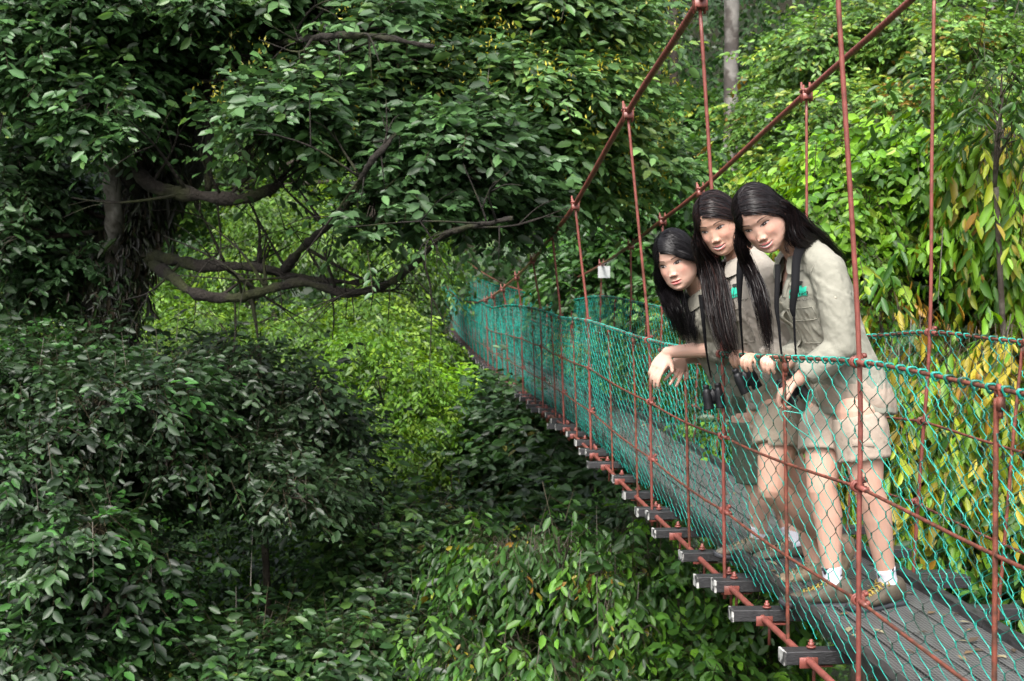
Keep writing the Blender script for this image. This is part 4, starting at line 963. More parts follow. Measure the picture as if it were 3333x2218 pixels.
def paint_face(L, h):
    C = np.tile(h.skin, (len(L), 1)); x = L[:, 0]; ax = np.abs(x); y = L[:, 1]; z = L[:, 2]
    fr = (y > .035).astype(float)
    def mix(mask, col):
        nonlocal C
        C = C*(1-mask[:, None])+np.asarray(col)*mask[:, None]
    mix(.55*fr*G(ax-.043, .020)*G(z+.032, .019), [.58, .25, .19])       # blush
    mix(.30*fr*G(x, .013)*G(z+.042, .010), [.62, .30, .23])
    # brows
    bx = (ax-.014)/.034; bz = .0185+.0055*np.sin(np.clip(bx, 0, 1)*2.2)-.003*np.clip(bx, 0, 1)**2
    bt = np.interp(bx, [-.05, .05, .5, 1.0, 1.08], [0, .0028, .0030, .0014, 0])
    mix(fr*.88*sstep(bt-np.abs(z-bz), -.0005, .0010)*(bx > -.05)*(bx < 1.08), [.035, .022, .018])
    # eyes: almond, tilted up outward
    ex = (ax-.0315)/.0165; tl = .0018*ex
    ho = np.where(z-tl > 0, .0066, .0055)*(1-np.clip(np.abs(ex), 0, 1)**2.2)*(.80 if h.smile else 1)
    ez = z-tl+.0005
    eye = fr*sstep(ho-np.abs(ez), -.0004, .0006)*(np.abs(ex) < 1)
    mix(fr*.65*G(ax-.0315, .017)*G(ez-.0075, .0042), [.33, .17, .12])    # lid fold, its crease shade painted into the skin
    mix(eye, [.44, .39, .37])
    ix = ax-.0315+.003*np.sign(x)*h.gaze
    iris = eye*sstep(.0078-np.hypot(ix, ez+.0010), -.0004, .0006); mix(iris, [.018, .010, .008])
    mix(eye*sstep(.0009-np.hypot(ix-.0018, ez-.0015), -.0004, .0004), [.85, .85, .85])  # catchlight painted as a white dot on the iris
    lash = fr*sstep(.0021-np.abs(ez-ho*(1))*np.where(np.abs(ex) < 1, 1, 4), -.0006, .0006)*(np.abs(ex) < 1.12)*(ez > -.0015)
    mix(lash, [.012, .008, .008])
    mix(fr*.35*sstep(.0007-np.abs(ez+ho), -.0006, .0006)*(np.abs(ex) < .98), [.10, .05, .04])
    # nostrils
    mix(fr*.8*G(ax-.0072, .0038)*G(z+.0515, .0022), [.10, .035, .03])
    mix(fr*.35*G(ax-.0175, .0022)*G(z+.044, .006), [.30, .14, .10])
    # mouth
    mw = .0285 if h.smile else .0235
    u = ax/mw; mz = -.0735+(np.clip(ax, 0, mw)/mw)**2*(.0075 if h.smile else .002)
    top = (.0075-.0018*G(x, .004)+.0010*G(ax-.007, .004))*(1-np.clip(u, 0, 1)**1.8); bot = .0098*(1-np.clip(u, 0, 1)**2)**.8
    k3 = .0036 if h.smile else 0.0; top = top+k3*np.clip(1-u**2, 0, 1); bot = bot+k3*np.clip(1-u**2, 0, 1)
    up = fr*sstep(top-(z-mz), -.0004, .0007)*sstep(z-mz, -.0006, .0002)*(u < 1)
    lo = fr*sstep(bot-(mz-z), -.0004, .0007)*sstep(mz-z, -.0006, .0002)*(u < 1)
    mix(up, [.52, .16, .15]); mix(lo, [.62, .20, .19])
    if h.smile:
        te = fr*sstep(.0046*(1-u**2)-np.abs(z-mz+.0002), -.0004, .0006)*(u < .86); mix(te, [.52, .47, .43])
        mix(fr*.25*te*G(np.mod(x+.05, .0058)-.0029, .0006), [.3, .2, .18])
    mix(fr*sstep(.0009-np.abs(z-mz-(.0030*(1-u**2) if h.smile else 0)), -.0005, .0005)*(u < 1.02), [.20, .05, .05])
    mix(.30*fr*G(ax-.040, .0035)*G(z+.058, .015)*h.smile, [.40, .21, .15])
    H = hairline(L+.0022*np.stack([nz(L, 900, 1), nz(L, 900, 2), nz(L, 900, 3)], -1)); mix(H, HAIRC)
    return C
def ear(h, side):
    """simple shell of the ear with rim"""
    th = np.linspace(0, 2*math.pi, 20, endpoint=False)
    st = []
    for k, (r, o) in enumerate([(.2, .004), (.75, .007), (1.0, .013), (.9, .016), (.55, .011)]):
        st.append(np.stack([side*(.063+o)+0*th, -.008-.6*o+.015*r*np.cos(th)+.004*r*np.sin(th), -.012+.030*r*np.sin(th)*(1-.18*np.cos(th))], 1))
    V = np.concatenate(st); n = 20; i = np.arange(4)[:, None]*n; j = np.arange(n)[None]; j2 = (j+1) % n
    Q = np.stack([i+j, i+j2, i+n+j2, i+n+j], -1).reshape(-1, 4)
    V = np.vstack([V, [[side*.079, -.012, -.012]]]); T = np.stack([np.full(n, len(V)-1), 4*n+np.arange(n), 4*n+(np.arange(n)+1) % n], 1)
    if side < 0: Q = Q[:, ::-1]; T = T[:, ::-1]
    return V, Q, T

def hand(wrist, direction, palm_n, curl, thumb_dir, spread=.12, sc=.93, thumb_curl=.3, side=1):
    """five separate fingers with knuckle bends; direction: wrist->knuckles, palm_n: out of the palm side; curl: bend per joint (list of 4 triples, radians)"""
    d = unit(np.asarray(direction, float)); p = np.asarray(palm_n, float); p = unit(p-d*(p@d)); t = unit(np.asarray(thumb_dir, float)); t = unit(t-d*(t@d)-p*(t@p))
    w = np.asarray(wrist, float); parts = []
    pl = .082*sc
    st = []
    for f, ww, th in ((-.10, .024, .018), (.1, .026, .017), (.45, .037, .0145), (.8, .0400, .0130), (1.0, .0385, .0105), (1.06, .034, .007)):
        st.append((w+d*pl*f, t, -p, ww*sc, th*sc, th*sc))
    parts.append(loft(resample(st, 3), 20, power=.85))
    lens = [(.040, .024, .019), (.044, .028, .020), (.041, .026, .020), (.032, .020, .018)]
    offs = [.029, .010, -.010, -.028]
    for k in range(4):
        b = w+d*pl*(.97-.05*(k == 3)-.03*(k == 0))+t*offs[k]*sc
        fd = unit(d+t*(offs[k]/.029)*spread); pts = [b-fd*.012]; pts.append(b)
        cur = b; ang = 0; ax_f = fd
        for jn in range(3):
            ang += curl[k][jn]; v = ax_f*math.cos(ang)+p*math.sin(ang)
            cur = cur+v*lens[k][jn]*sc; pts.append(cur)
        r0 = (.0088 if k < 3 else .0078)*sc
        parts.append(caps(pts, [r0*1.02, r0*1.05, r0, r0*.92, r0*.80], 10, 3))
    tb = w+d*pl*.28+t*.022*sc; td = unit(t*.75+d*.62+p*thumb_curl)
    t2 = unit(td*.9+d*.35+p*thumb_curl*.6)
    parts.append(caps([w+d*pl*.12+t*.008, tb, tb+td*.036*sc, tb+td*.036*sc+t2*.028*sc], [.015*sc, .0135*sc, .0105*sc, .0085*sc], 12, 4))
    return parts
def wrinkle(V, Nn, amp, f, seed, d=(0, 0, 1)):
    p = V.copy(); d = unit(np.asarray(d, float)); p = p-(p@d)[:, None]*d*.65
    q = p+.018*np.stack([nz(V, 9, seed), nz(V, 9, seed+1), nz(V, 9, seed+2)], -1)
    r_ = 1-np.abs(nz(q, f, seed+2))*1.8; r2 = 1-np.abs(nz(q[:, [1, 2, 0]], f*1.9, seed+5))*1.8
    a_ = .55+.45*nz(V, 6, seed+6)
    return V+Nn*(amp*a_*(.75*np.clip(r_, -.4, 1)+.35*np.clip(r2, -.4, 1)+.15*nz(V, f*3, seed+4)))[:, None]
def vnormals(V, Q, T=None):
    n = np.zeros_like(V); q = Q
    fn = np.cross(V[q[:, 2]]-V[q[:, 0]], V[q[:, 3]]-V[q[:, 1]])
    for k in range(4): np.add.at(n, q[:, k], fn)
    return unit(n)
def drop_faces(V, Q, T, mask):
    """delete faces whose vertices are all masked"""
    Q = Q[~mask[Q].any(1)]
    if T is not None and len(T): T = T[~mask[T].any(1)]
    return V, Q, T

M_SKIN = mat('skin', (1, 1, 1), .50, attr=True, spec=.3, sss=.12)
def cloth_mat(name, base, rough=.85, bs=700):
    m = mat(name, base, rough, 0, .06, 9, 0, 60, spec=.22)
    N = m.node_tree.nodes; L = m.node_tree.links; b = N['Principled BSDF']
    tc = N.new('ShaderNodeTexCoord')
    n1 = N.new('ShaderNodeTexNoise'); n1.inputs['Scale'].default_value = 13; n1.inputs['Detail'].default_value = 2; n1.inputs['Distortion'].default_value = .5; L.new(tc.outputs['Object'], n1.inputs[0])
    n2 = N.new('ShaderNodeTexNoise'); n2.inputs['Scale'].default_value = 60; n2.inputs['Detail'].default_value = 4; n2.inputs['Distortion'].default_value = .2; L.new(tc.outputs['Object'], n2.inputs[0])
    b1 = N.new('ShaderNodeBump'); b1.inputs['Distance'].default_value = .012; b1.inputs['Strength'].default_value = .8; L.new(n1.outputs[0], b1.inputs['Height'])
    b2 = N.new('ShaderNodeBump'); b2.inputs['Distance'].default_value = .0022; b2.inputs['Strength'].default_value = .7; L.new(n2.outputs[0], b2.inputs['Height']); L.new(b1.outputs[0], b2.inputs['Normal']); L.new(b2.outputs[0], b.inputs['Normal'])
    return m
M_HAIR = mat('black_hair', (.010, .0085, .009), .36, spec=.22, attr=True)
M_STRAP = mat('black_strap', (.005, .005, .006), .8, spec=.15)
M_BLK = mat('black_rubber_armour', (.006, .0065, .009), .5, bump=.0005, bscale=300)
M_GLASS = mat('lens_glass', (.02, .03, .05), .05, spec=1)

def hair_mesh(h, bundles, name='hair', seed=0, part=(.022, .05), wdt=.0032, brown=0.0, bangs=None):
    """bundles: list of (n strands, side sign or 0, [guide points in world], [radii], root z-range, length jitter)"""
    r = np.random.default_rng(seed); V = []; Q = []; C = []; off = 0
    R = np.array([.0760, .0975, .1080]); cc = np.array([0, -.004, .012])
    Minv = np.linalg.inv(h.M)
    for n, sgn, guide, radii, opts in bundles:
        guide = [np.asarray(g, float) for g in guide]; g0 = h.l(guide[0]); 
        d0 = unit((g0-cc)/R)
        px0 = part[0]
        for k in range(n):
            # root: along the parting (or a swathe beside it), from hairline to crown and down the back
            t = r.random()**opts.get('pow', 1.0)
            yy = opts.get('y0', .0835)+(opts.get('y1', -.085)-opts.get('y0', .0835))*t
            xx = px0+opts.get('rx', 0)+sgn*(abs(r.normal(0, opts.get('rs', .012)))+.001)
            yn = (yy-cc[1])/R[1]; xn = (xx-cc[0])/R[0]
            zn = math.sqrt(max(0.02, 1-min(.98, yn*yn+xn*xn)))
            rd = unit(np.array([xn, yn, zn]))
            o2 = r.normal(0, 1, 3); o2 *= (r.random()**.5)/np.linalg.norm(o2)
            lift = 1.05+.06*r.random()*(1 if t > .05 else .5)+opts.get('lift', 0)
            dt = unit(d0+np.array([0, o2[1]*opts.get('fan', .35)-.25*t*opts.get('tb', 1), o2[2]*opts.get('fz', .25)]))
            pts = []
            om = math.acos(np.clip(rd@dt, -1, 1)); ns = 5
            for i_ in range(ns):
                s_ = i_/(ns-1)*.96
                dd = (math.sin((1-s_)*om)*rd+math.sin(s_*om)*dt)/max(math.sin(om), 1e-4)
                lp = cc+unit(dd)*R*(lift-.02*(i_ == 0))
                pts.append(h.w(lp))
            jit = opts.get('jit', 1.0)
            for gi in range(opts.get('g0', 1), len(guide)):
                pts.append(guide[gi]+(o2*radii[gi])*jit+r.normal(0, .004, 3))
            pts = spline(np.array(pts), 5)
            L = int(len(pts)*(1-opts.get('cut', .30)*r.random()**2)); L = max(L, 8); pts = pts[:L]
            tg = unit(np.gradient(pts, axis=0)); outv = unit(pts-h.c+1e-6); 
            view = unit(outv+r.normal(0, .30, 3)); sd = unit(np.cross(tg, view))
            wv = wdt*r.uniform(.5, 1.15)*np.interp(np.linspace(0, 1, L), [0, .1, .75, 1], [.8, 1, .8, .12])
            nv = unit(np.cross(sd, tg))
            a = np.stack([pts-sd*wv[:, None]/2, pts+nv*wv[:, None]*.18, pts+sd*wv[:, None]/2], 1).reshape(-1, 3)
            i = np.arange(L-1)[:, None]*3; j = np.arange(2)[None]
            q = np.stack([i+j, i+j+1, i+3+j+1, i+3+j], -1).reshape(-1, 4)
            V.append(a); Q.append(q+off); off += len(a)
            base = np.array([.0055, .0048, .0055])*r.uniform(.6, 1.7)
            if brown: base = base+np.array([.022, .007, .004])*brown*r.random()**3
            C.append(np.tile(base, (len(a), 1)))
    for k in range(45):      # flyaways
        st_ = V[r.integers(0, len(V))]; m_ = len(st_)//3; i0 = r.integers(m_//4, m_-4); p0 = st_[i0*3+1]
        d_ = unit(unit(p0-h.c)*.5+r.normal(0, .5, 3)+np.array([0, 0, -1.1])); ln = r.uniform(.03, .09); bow = r.normal(0, .015, 3)
        lp0 = h.l(p0)
        if lp0[1] > .03 and abs(lp0[0]) < .08 and lp0[2] > -.12: continue
        pp = p0+np.outer(np.linspace(0, 1, 7), d_)*ln+np.outer(np.sin(np.linspace(0, 3.1, 7)), bow)
        v, q, t_ = tube_arrays(pp, np.linspace(.0005, .0002, 7), 3, False); V.append(v); Q.append(q+off); off += len(v); C.append(np.tile(HAIRC*.6, (len(v), 1)))
    # under-cap hugging the skull so no skin shows through
    th = np.linspace(0, math.pi, 26); ph = np.linspace(0, 2*math.pi, 48, endpoint=False)
    X = np.sin(th)[:, None]*np.cos(ph)[None]; Yy = np.sin(th)[:, None]*np.sin(ph)[None]; Z = np.cos(th)[:, None]+0*X
    Lp = cc+np.stack([X, Yy, Z], -1).reshape(-1, 3)*R*1.03
    hm = hairline(Lp) > .5
    i = np.arange(25)[:, None]*48; j = np.arange(48)[None]; q = np.stack([i+j, i+48+j, i+48+(j+1) % 48, i+(j+1) % 48], -1).reshape(-1, 4)
    q = q[hm[q].all(1)]
    V.append(h.w(Lp)); Q.append(q+off); C.append(np.tile(HAIRC, (len(Lp), 1)))
    return np.concatenate(V), np.concatenate(Q), np.concatenate(C)

def shoe(root, ankle, toe, up, colr, sole_m, sc=1.0, upper_m=None, accent=None):
    """walking shoe: upper (>laces), sole; ankle & toe are world points, up the foot's up vector"""
    ankle = np.asarray(ankle, float); toe = np.asarray(toe, float); up = unit(np.asarray(up, float))
    f = toe-ankle; f = f-up*(f@up); f = unit(f); s_ = np.cross(f, up)
    base = toe-up*((toe-ankle)@up) 
    H = .085*sc; sole0 = ankle-up*H
    def st(x, w, zt, zb): c = sole0+f*x*sc+up*(zt+zb)/2*sc; return (c, s_, up, w*sc, (zt-zb)/2*sc, (zt-zb)/2*sc)
    U_ = [st(-.066, .018, .070, .028), st(-.060, .032, .100, .018), st(-.035, .038, .114, .016), st(0, .039, .112, .016), st(.03, .038, .096, .016), st(.06, .040, .074, .016), st(.10, .044, .060, .016), st(.14, .043, .050, .016), st(.168, .034, .040, .018), st(.182, .018, .032, .020)]
    V, Q, T = loft(resample(U_, 4), 26, power=.85)
    V = V+.0012*np.stack([nz(V, 45, 1), nz(V, 45, 2), nz(V, 45, 3)], 1)
    o = mesh_obj('boot', V, [Q, T], upper_m, root); 
    S_ = [st(-.074, .024, .022, 0), st(-.066, .035, .026, 0), st(-.03, .039, .024, .0), st(.03, .038, .022, .003), st(.09, .046, .022, 0), st(.14, .047, .024, 0), st(.175, .038, .030, .004), st(.193, .020, .034, .012)]
    V, Q, T = loft(resample(S_, 4), 26, power=.6); so = mesh_obj('sole', V, [Q, T], sole_m, o)
    mb = MB()
    for k, x in enumerate((.035, .052, .069, .086, .103)):
        zt = np.interp(x, [.03, .06, .10, .14], [.094, .076, .062, .052])*sc
        c = sole0+f*x*sc+up*zt
        w = .020
        mb.tube([c-s_*w-up*.006, c+up*.004+f*.004, c+s_*w-up*.006], .0026, 5); mb.tube([c-s_*w-up*.006+f*.012, c+up*.003, c+s_*w-up*.006+f*.012], .0026, 5)
    c = sole0+f*.03*sc+up*.100*sc
    for sg in (-1, 1):
        mb.tube(spline([c, c+s_*sg*.018+up*.006, c+s_*sg*.034-up*.010, c+s_*sg*.020-up*.016], 4), .0022, 5)
    mb.build('lace', accent or M_STRAP, o)
    return o
def binoculars(label, c, axis, side, strap_pts, sw=.012, name='binoculars'):
    k_ = .70; c = np.asarray(c, float); a = unit(np.asarray(axis, float)); s_ = unit(np.asarray(side, float)-a*(np.asarray(side, float)@a)); n_ = np.cross(a, s_)
    root = empty(name, tuple(c)); tag(root, label, 'binoculars')
    def K(o):
        if o.name.split('.')[0] != 'strap': o.scale = (k_,)*3; o.location = -Vector(c)*k_
        else: o.location = -Vector(c)
        return o
    for sg in (-1, 1):
        b = c+s_*sg*.034
        st = [(b-a*.070, s_, n_, .016, .016, .016), (b-a*.062, s_, n_, .019, .019, .019), (b-a*.045, s_, n_, .0175, .0175, .0175), (b-a*.035, s_, n_, .022, .024, .022), (b-a*.0, s_+0, n_, .028, .028, .026), (b+a*.03, s_, n_, .027, .027, .026), (b+a*.055, s_, n_, .028, .028, .028), (b+a*.070, s_, n_, .029, .029, .029)]
        V, Q, T = loft(resample(st, 3), 22); o = K(mesh_obj('barrel', V, [Q, T], M_BLK, root))
        V, Q, T = loft([(b+a*.0705, s_, n_, .024, .024, .024), (b+a*.0715, s_, n_, .023, .023, .023)], 20); mesh_obj('lens', V, [Q, T], M_GLASS, o)
    mb = MB(); mb.tube([c-a*.04, c+a*.045], .011, 12); mb.box(c+n_*.006, (.04, .012, .055), np.array([s_, n_, a])); K(mb.build('hinge', M_BLK, root))
    if strap_pts is not None:
        for pts, ws in strap_pts:
            K(ribbon('strap', pts, ws, root, M_STRAP))
    return root
def ribbon(name, pts, ws, parent, m, nrm=None, th=.0016):
    sp = spline(np.array(pts), 8); n = len(sp); w = np.interp(np.linspace(0, 1, n), np.linspace(0, 1, len(ws)), ws)
    tg = unit(np.gradient(sp, axis=0)); view = nrm if nrm is not None else unit(-sp+np.array([0, 0, 0]))
    s_ = unit(np.cross(tg, view)); nn = np.cross(s_, tg)
    V = np.stack([sp-s_*w[:, None]/2+nn*th, sp+s_*w[:, None]/2+nn*th, sp+s_*w[:, None]/2-nn*th, sp-s_*w[:, None]/2-nn*th], 1).reshape(-1, 3)
    i = np.arange(n-1)[:, None]*4; j = np.arange(4)[None]; j2 = (j+1) % 4
    Q = np.stack([i+j, i+j2, i+4+j2, i+4+j], -1).reshape(-1, 4)
    Q = np.vstack([Q, [[0, 3, 2, 1]], [[4*n-4, 4*n-3, 4*n-2, 4*n-1]]])
    return mesh_obj(name, V, [Q], m, parent)

M_SHIRT_A = cloth_mat('sage_shirt', (.265, .26, .215)); M_SHIRT_B = cloth_mat('stone_shirt', (.32, .29, .25))
M_SHIRT_C = cloth_mat('grey_khaki_shirt', (.25, .24, .20))
M_BEIGE = cloth_mat('beige_shorts', (.37, .30, .245)); M_BEIGE2 = cloth_mat('tan_shorts', (.28, .235, .18)); M_DKGR = cloth_mat('olive_shorts', (.10, .12, .09))
M_SOCKW = mat('white_sock', (.62, .62, .68), .9); 
M_SOCKP = mat('white_sock_black_blot', (.62, .62, .70), .9, col2=(.02, .02, .03), vscale=22, c2amt=(.60, .61))
M_BOOTT = mat('tan_suede', (.26, .20, .13), .75, var=.25, vscale=30, bump=.001, bscale=200); M_BOOTG = mat('grey_brown_suede', (.12, .105, .08), .75, var=.25, vscale=30, bump=.001, bscale=200)
M_BOOTO = mat('olive_suede', (.085, .07, .05), .7, var=.35, vscale=18, bump=.001, bscale=200); M_SOLE = mat('dark_sole', (.03, .032, .038), .6); M_SOLEG = mat('grey_sole', (.075, .072, .068), .6)
M_YEL = mat('yellow_lace', (.30, .22, .04), .7); M_TANL = mat('tan_lace', (.3, .24, .15), .8)
M_TEE = mat('olive_tee', (.13, .17, .04), .85); M_BTN = mat('button', (.30, .28, .22), .4)

def person(sp):
    h = sp['head']; h.skin = np.array(sp.get('skin', SKIN)); h.gaze = sp.get('gaze', -.55)
    J = {k: P(*v) for k, v in sp['J'].items()}
    lat = unit(J['ls']-J['rs'])                      # to the person's left
    pel, nb = J['pelvis'], J['neck']
    upv = unit(nb-pel); fr = unit(np.cross(lat, upv)); fr = fr if fr@np.array([-1, -.4, 0]) > 0 else -fr
    platv = unit(J['lh']-J['rh']); pfr = unit(np.cross(platv, [0, 0, 1.])); pfr = pfr if pfr@np.array([-1, -.2, 0]) > 0 else -pfr
    B = sp.get('build', 1.0)
    def sta(t, w, df, db, bend=0):
        l_ = unit(platv*(1-t)+lat*t); f_ = unit(pfr*(1-t)+fr*t); u_ = unit(np.cross(l_, f_)) 
        return (pel*(1-t)+nb*t+fr*bend, l_, f_, w*B, df*B, db*B)
    torso = [sta(-.16, .10, .07, .08), sta(-.1, .140, .09, .10), sta(.05, .150, .095, .10), sta(.28, .125, .085, .08, .01), sta(.45, .122, .085, .08, .015), sta(.66, .138, .115, .09, .0), sta(.82, .145, .090, .09, -.0), sta(.93, .115, .06, .07), sta(1.0, .06, .045, .05)]
    hc = h.w([0, -.022, -.055])
    body = [loft(resample(torso, 3), 26)]
    body.append(caps([nb-upv*.04, nb*.6+hc*.4-fr*.005, hc, h.w([0, -.012, -.02])], [.062, .053, .051, .052], 20, 5))
    for s_ in 'lr':
        body.append(caps([J[s_+'s']-(lat if s_ == 'l' else -lat)*.05, J[s_+'s']], [.055, .05], 16, 3))
        body.append(caps([J[s_+'s'], J[s_+'s']*.5+J[s_+'e']*.5, J[s_+'e']], [.050, .043, .036], 16, 4))
        body.append(caps([J[s_+'e'], J[s_+'e']*.65+J[s_+'w']*.35, J[s_+'w']], [.037, .036, .0235], 16, 4, None))
        body.append(caps([J[s_+'h'], J[s_+'h']*.45+J[s_+'k']*.55, J[s_+'k']], [.080, .070, .052], 20, 5))
        kn, an = J[s_+'k'], J[s_+'a']; kd = unit(kn-J[s_+'h']); sd_ = unit(an-kn)
        back = -pfr if abs(sd_ @ pfr) < .7 else np.array([0, 0, -1.])
        m1 = kn*.72+an*.28+back*.012
        body.append(caps([kn, m1, kn*.35+an*.65+back*.004, an], [.051, .053, .040, .030], 18, 5))
        body.append(caps([kn-unit(back)*.012, kn-unit(back)*.012-kd*.03], [.040, .034], 12, 2))
        body += sp[s_+'hand'](J)
    V, Q, T = remeshed(body, .0034, 3)
    L = h.l(V); inside = (L[:, 2] > -.06) & (np.hypot(L[:, 0]/.06, (L[:, 1])/.07) < 1)     # hidden inside the skull
    C = np.tile(h.skin, (len(V), 1))*(1+.05*nz(V, 14, 2))[:, None]
    for jn in ('lk', 'rk', 'le', 're'):
        g = G(np.linalg.norm(V-J[jn], axis=1), .06)[:, None]*.35; C = C*(1-g)+np.array([.55, .27, .19])*g
    # finger tips and knuckles pinker, nails pale
    mb = MB(); mb.add(V, Q, T); mb.c[-1] = C
    HL, HQ, HT = head_surface(h); HC = paint_face(HL, h); mb.add(h.w(HL), HQ, HT); mb.c[-1] = HC
    for sg in (-1, 1):
        eV, eQ, eT = ear(h, sg); mb.add(h.w(eV), eQ, eT, h.skin*[1.02, .9, .88])
    root = mb.build('person', M_SKIN, None, color=True)
    tag(root, sp['label'], 'person', sp.get('group'))
    hv, hq, hcx = hair_mesh(h, sp['hair'], seed=sp['seed'], part=sp.get('part', (.015, .05)), brown=sp.get('brown', 0))
    mesh_obj('hair', hv, [hq], M_HAIR, root, True, hcx)
    # ---- shirt
    sh = [sta(-.20, .172, .122, .116), sta(-.12, .174, .122, .124), sta(.0, .174, .120, .134), sta(.25, .158, .112, .122, .005), sta(.45, .155, .115, .115, .01), sta(.66, .160, .140, .110), sta(.82, .162, .108, .105), sta(.93, .125, .072, .082), sta(1.0, .074, .056, .060), sta(1.05, .062, .050, .052)]
    if 'shirt_lo' in sp: sh = [sta(sp['shirt_lo'], *sp['shirt_w'])]+sh[2:]
    parts = [loft(resample(sh, 3), 30)]
    for s_ in 'lr':
        parts.append(caps([nb-upv*.015, nb*.45+J[s_+'s']*.55+[0, 0, .004], J[s_+'s']-[0, 0, .012]], [.058, .058, .058], 16, 3))
        S0, E0, W0 = J[s_+'s'], J[s_+'e'], J[s_+'w']; sg = lat if s_ == 'l' else -lat
        parts.append(caps([S0-sg*.07+upv*.005, S0-sg*.01], [.060, .060], 18, 3))
        parts.append(caps([S0-sg*.01, S0*.5+E0*.5+sg*.004, E0-[0, 0, .012]], [.062, .059, .055], 18, 5))
        f = sp.get('sleeve', {}).get(s_, .6)
        cu = E0*(1-f)+W0*f
        V_, Q_, T_ = tube_arrays(spline([E0-[0, 0, .010], E0*(1-f*.5)+W0*f*.5-[0, 0, .010], cu], 5), np.interp(np.linspace(0, 1, 11), [0, .6, 1], [.055, .052, .046]), 20); parts.append((V_, Q_, T_))
        dcu = unit(W0-E0); parts.append(tube_arrays([cu-dcu*.055, cu-dcu*.04, cu-dcu*.02, cu+dcu*.004], [.044, .048, .0485, .046], 22))
    V, Q, T = remeshed(parts, .0050, 4)
    Nn = vnormals(V, Q); V = wrinkle(V, Nn, sp.get('wr', .0085), 30, sp['seed'], upv+fr*.3)
    # open neck
    nv = V-nb; hgt = nv@upv; rad = np.linalg.norm(nv-np.outer(hgt, upv), axis=1); frv = nv@fr; lt = nv@lat
    mask = (hgt > .015) & (rad < .085) | ((frv > .02) & (np.abs(lt) < .010+.045*np.clip((hgt+.13)/.15, 0, 1)) & (hgt > -.13))
    V, Q, T = drop_faces(V, Q, T, mask)
    shirt = mesh_obj('shirt', V, [Q, T], sp['shirt'], root)
    spE = []
    for s_ in 'lr':        # armhole seam
        S0, E0 = J[s_+'s'], J[s_+'e']; sg = lat if s_ == 'l' else -lat; ax_ = unit(unit(E0-S0)*.45+sg*.9); c_ = S0-sg*.012-upv*.01
        e1 = unit(np.cross(ax_, [0, 0, 1.])); e2 = np.cross(ax_, e1); th = np.linspace(0, 2*math.pi, 36)
        ring = []
        bv = None
        for t_ in th: ring.append(c_+(e1*math.cos(t_)+e2*math.sin(t_))*.0650)
        mbs = MB(); mbs.tube(ring, .0022, 5, cap=False); mbs.build('seam', sp['shirt'], shirt)
        cu_ = S0*.62+E0*.38+np.array([-.2, -1, 0])*.058; mbs = MB(); mbs.tube([cu_, cu_+np.array([-.2, -1, 0])*.006], .0055, 10); mbs.build('button', M_BTN, shirt)
    # collar: stand-and-fall flaps round the neck opening
    mbc = MB()
    for sg in (-1, 1):
        rows = []
        for k in range(3):
            row = []
            for t in np.linspace(0, 1, 9):
                a = math.radians(172)*(1-t)+math.radians(18)*t
                c = nb+upv*(.010-.035*t)+(lat*sg*math.sin(a)*.064+fr*math.cos(a)*(.058 if a < 1.57 else .050))*(1+[-.05, .14, .46+.40*t][k])+upv*[.012, .036, -.016-.020*t][k]+fr*.012*t
                row.append(c)
            rows.append(row)
        A_ = np.array(rows).reshape(-1, 3); i = np.arange(2)[:, None]*9; j = np.arange(8)[None]; q = np.stack([i+j, i+j+1, i+10+j, i+9+j], -1).reshape(-1, 4)
        A2 = A_+unit(A_-nb)*-.003; V2 = np.vstack([A_, A2]); q2 = np.vstack([q, q[:, ::-1]+27])
        mbc.add(V2, q2)
    cl = mbc.build('collar', sp['shirt'], shirt)
    sd = cl.modifiers.new('s', 'SUBSURF'); sd.levels = sd.render_levels = 2
    for sg in (-1, 1):
        ed = []
        for hh in np.linspace(.02, -.135, 9):
            wv = .012+.047*np.clip((hh+.13)/.15, 0, 1)
            ed.append(nb+upv*hh+lat*sg*wv)
        spE.append(ed)
    # placket and buttons
    from mathutils.bvhtree import BVHTree
    bvh = BVHTree.FromPolygons([tuple(v) for v in V], [tuple(q) for q in Q])
    def on_shirt(p, out=.3, off=.002):
        hit = bvh.ray_cast(Vector(p+fr*out), Vector(-fr)); return (np.array(hit[0])+np.array(hit[1])*off, np.array(hit[1])) if hit[0] is not None else (None, None)
    for ed in spE:
        pe = [on_shirt(e, off=.0005)[0] for e in ed]; pe = [e for e in pe if e is not None]
        if len(pe) > 3: ribbon('placket', pe, [.026, .026], shirt, sp['shirt'], fr, .002)
    pk = []; mbb = MB()
    for t in np.linspace(.76, -.12, 16):
        q, n_ = on_shirt(pel*(1-t)+nb*t+lat*-.004, off=.0015)
        if q is not None: pk.append(q)
    if len(pk) > 4:
        ribbon('placket', pk[::2], [.030, .030], shirt, sp['shirt'], fr, .0012)
        for q in pk[1::3]: mbb.tube([q-fr*.001, q+fr*.0035], .0055, 10)
        mbb.build('button', M_BTN, shirt)
    if sp.get('emblem'):
        pw, p0, p1 = .052, sp['emblem'][0]-.10, sp['emblem'][0]-.36
        def pq(x, t): 
            q, n_ = on_shirt(pel*(1-t)+nb*t+lat*x, off=.0016); return q
        lx = sp['emblem'][1]-.012
        for A_, B_ in (((lx-pw, p0), (lx+pw, p0)), ((lx-pw, p0-.09), (lx+pw, p0-.09)), ((lx-pw, p0), (lx-pw, p1)), ((lx+pw, p0), (lx+pw, p1)), ((lx-pw, p1), (lx+pw, p1))):
            ps = [pq(A_[0]*(1-k)+B_[0]*k, A_[1]*(1-k)+B_[1]*k) for k in np.linspace(0, 1, 6)]
            if all(q is not None for q in ps): mbs = MB(); mbs.tube(np.array(ps), .0016, 5); mbs.build('seam', sp['shirt'], shirt)
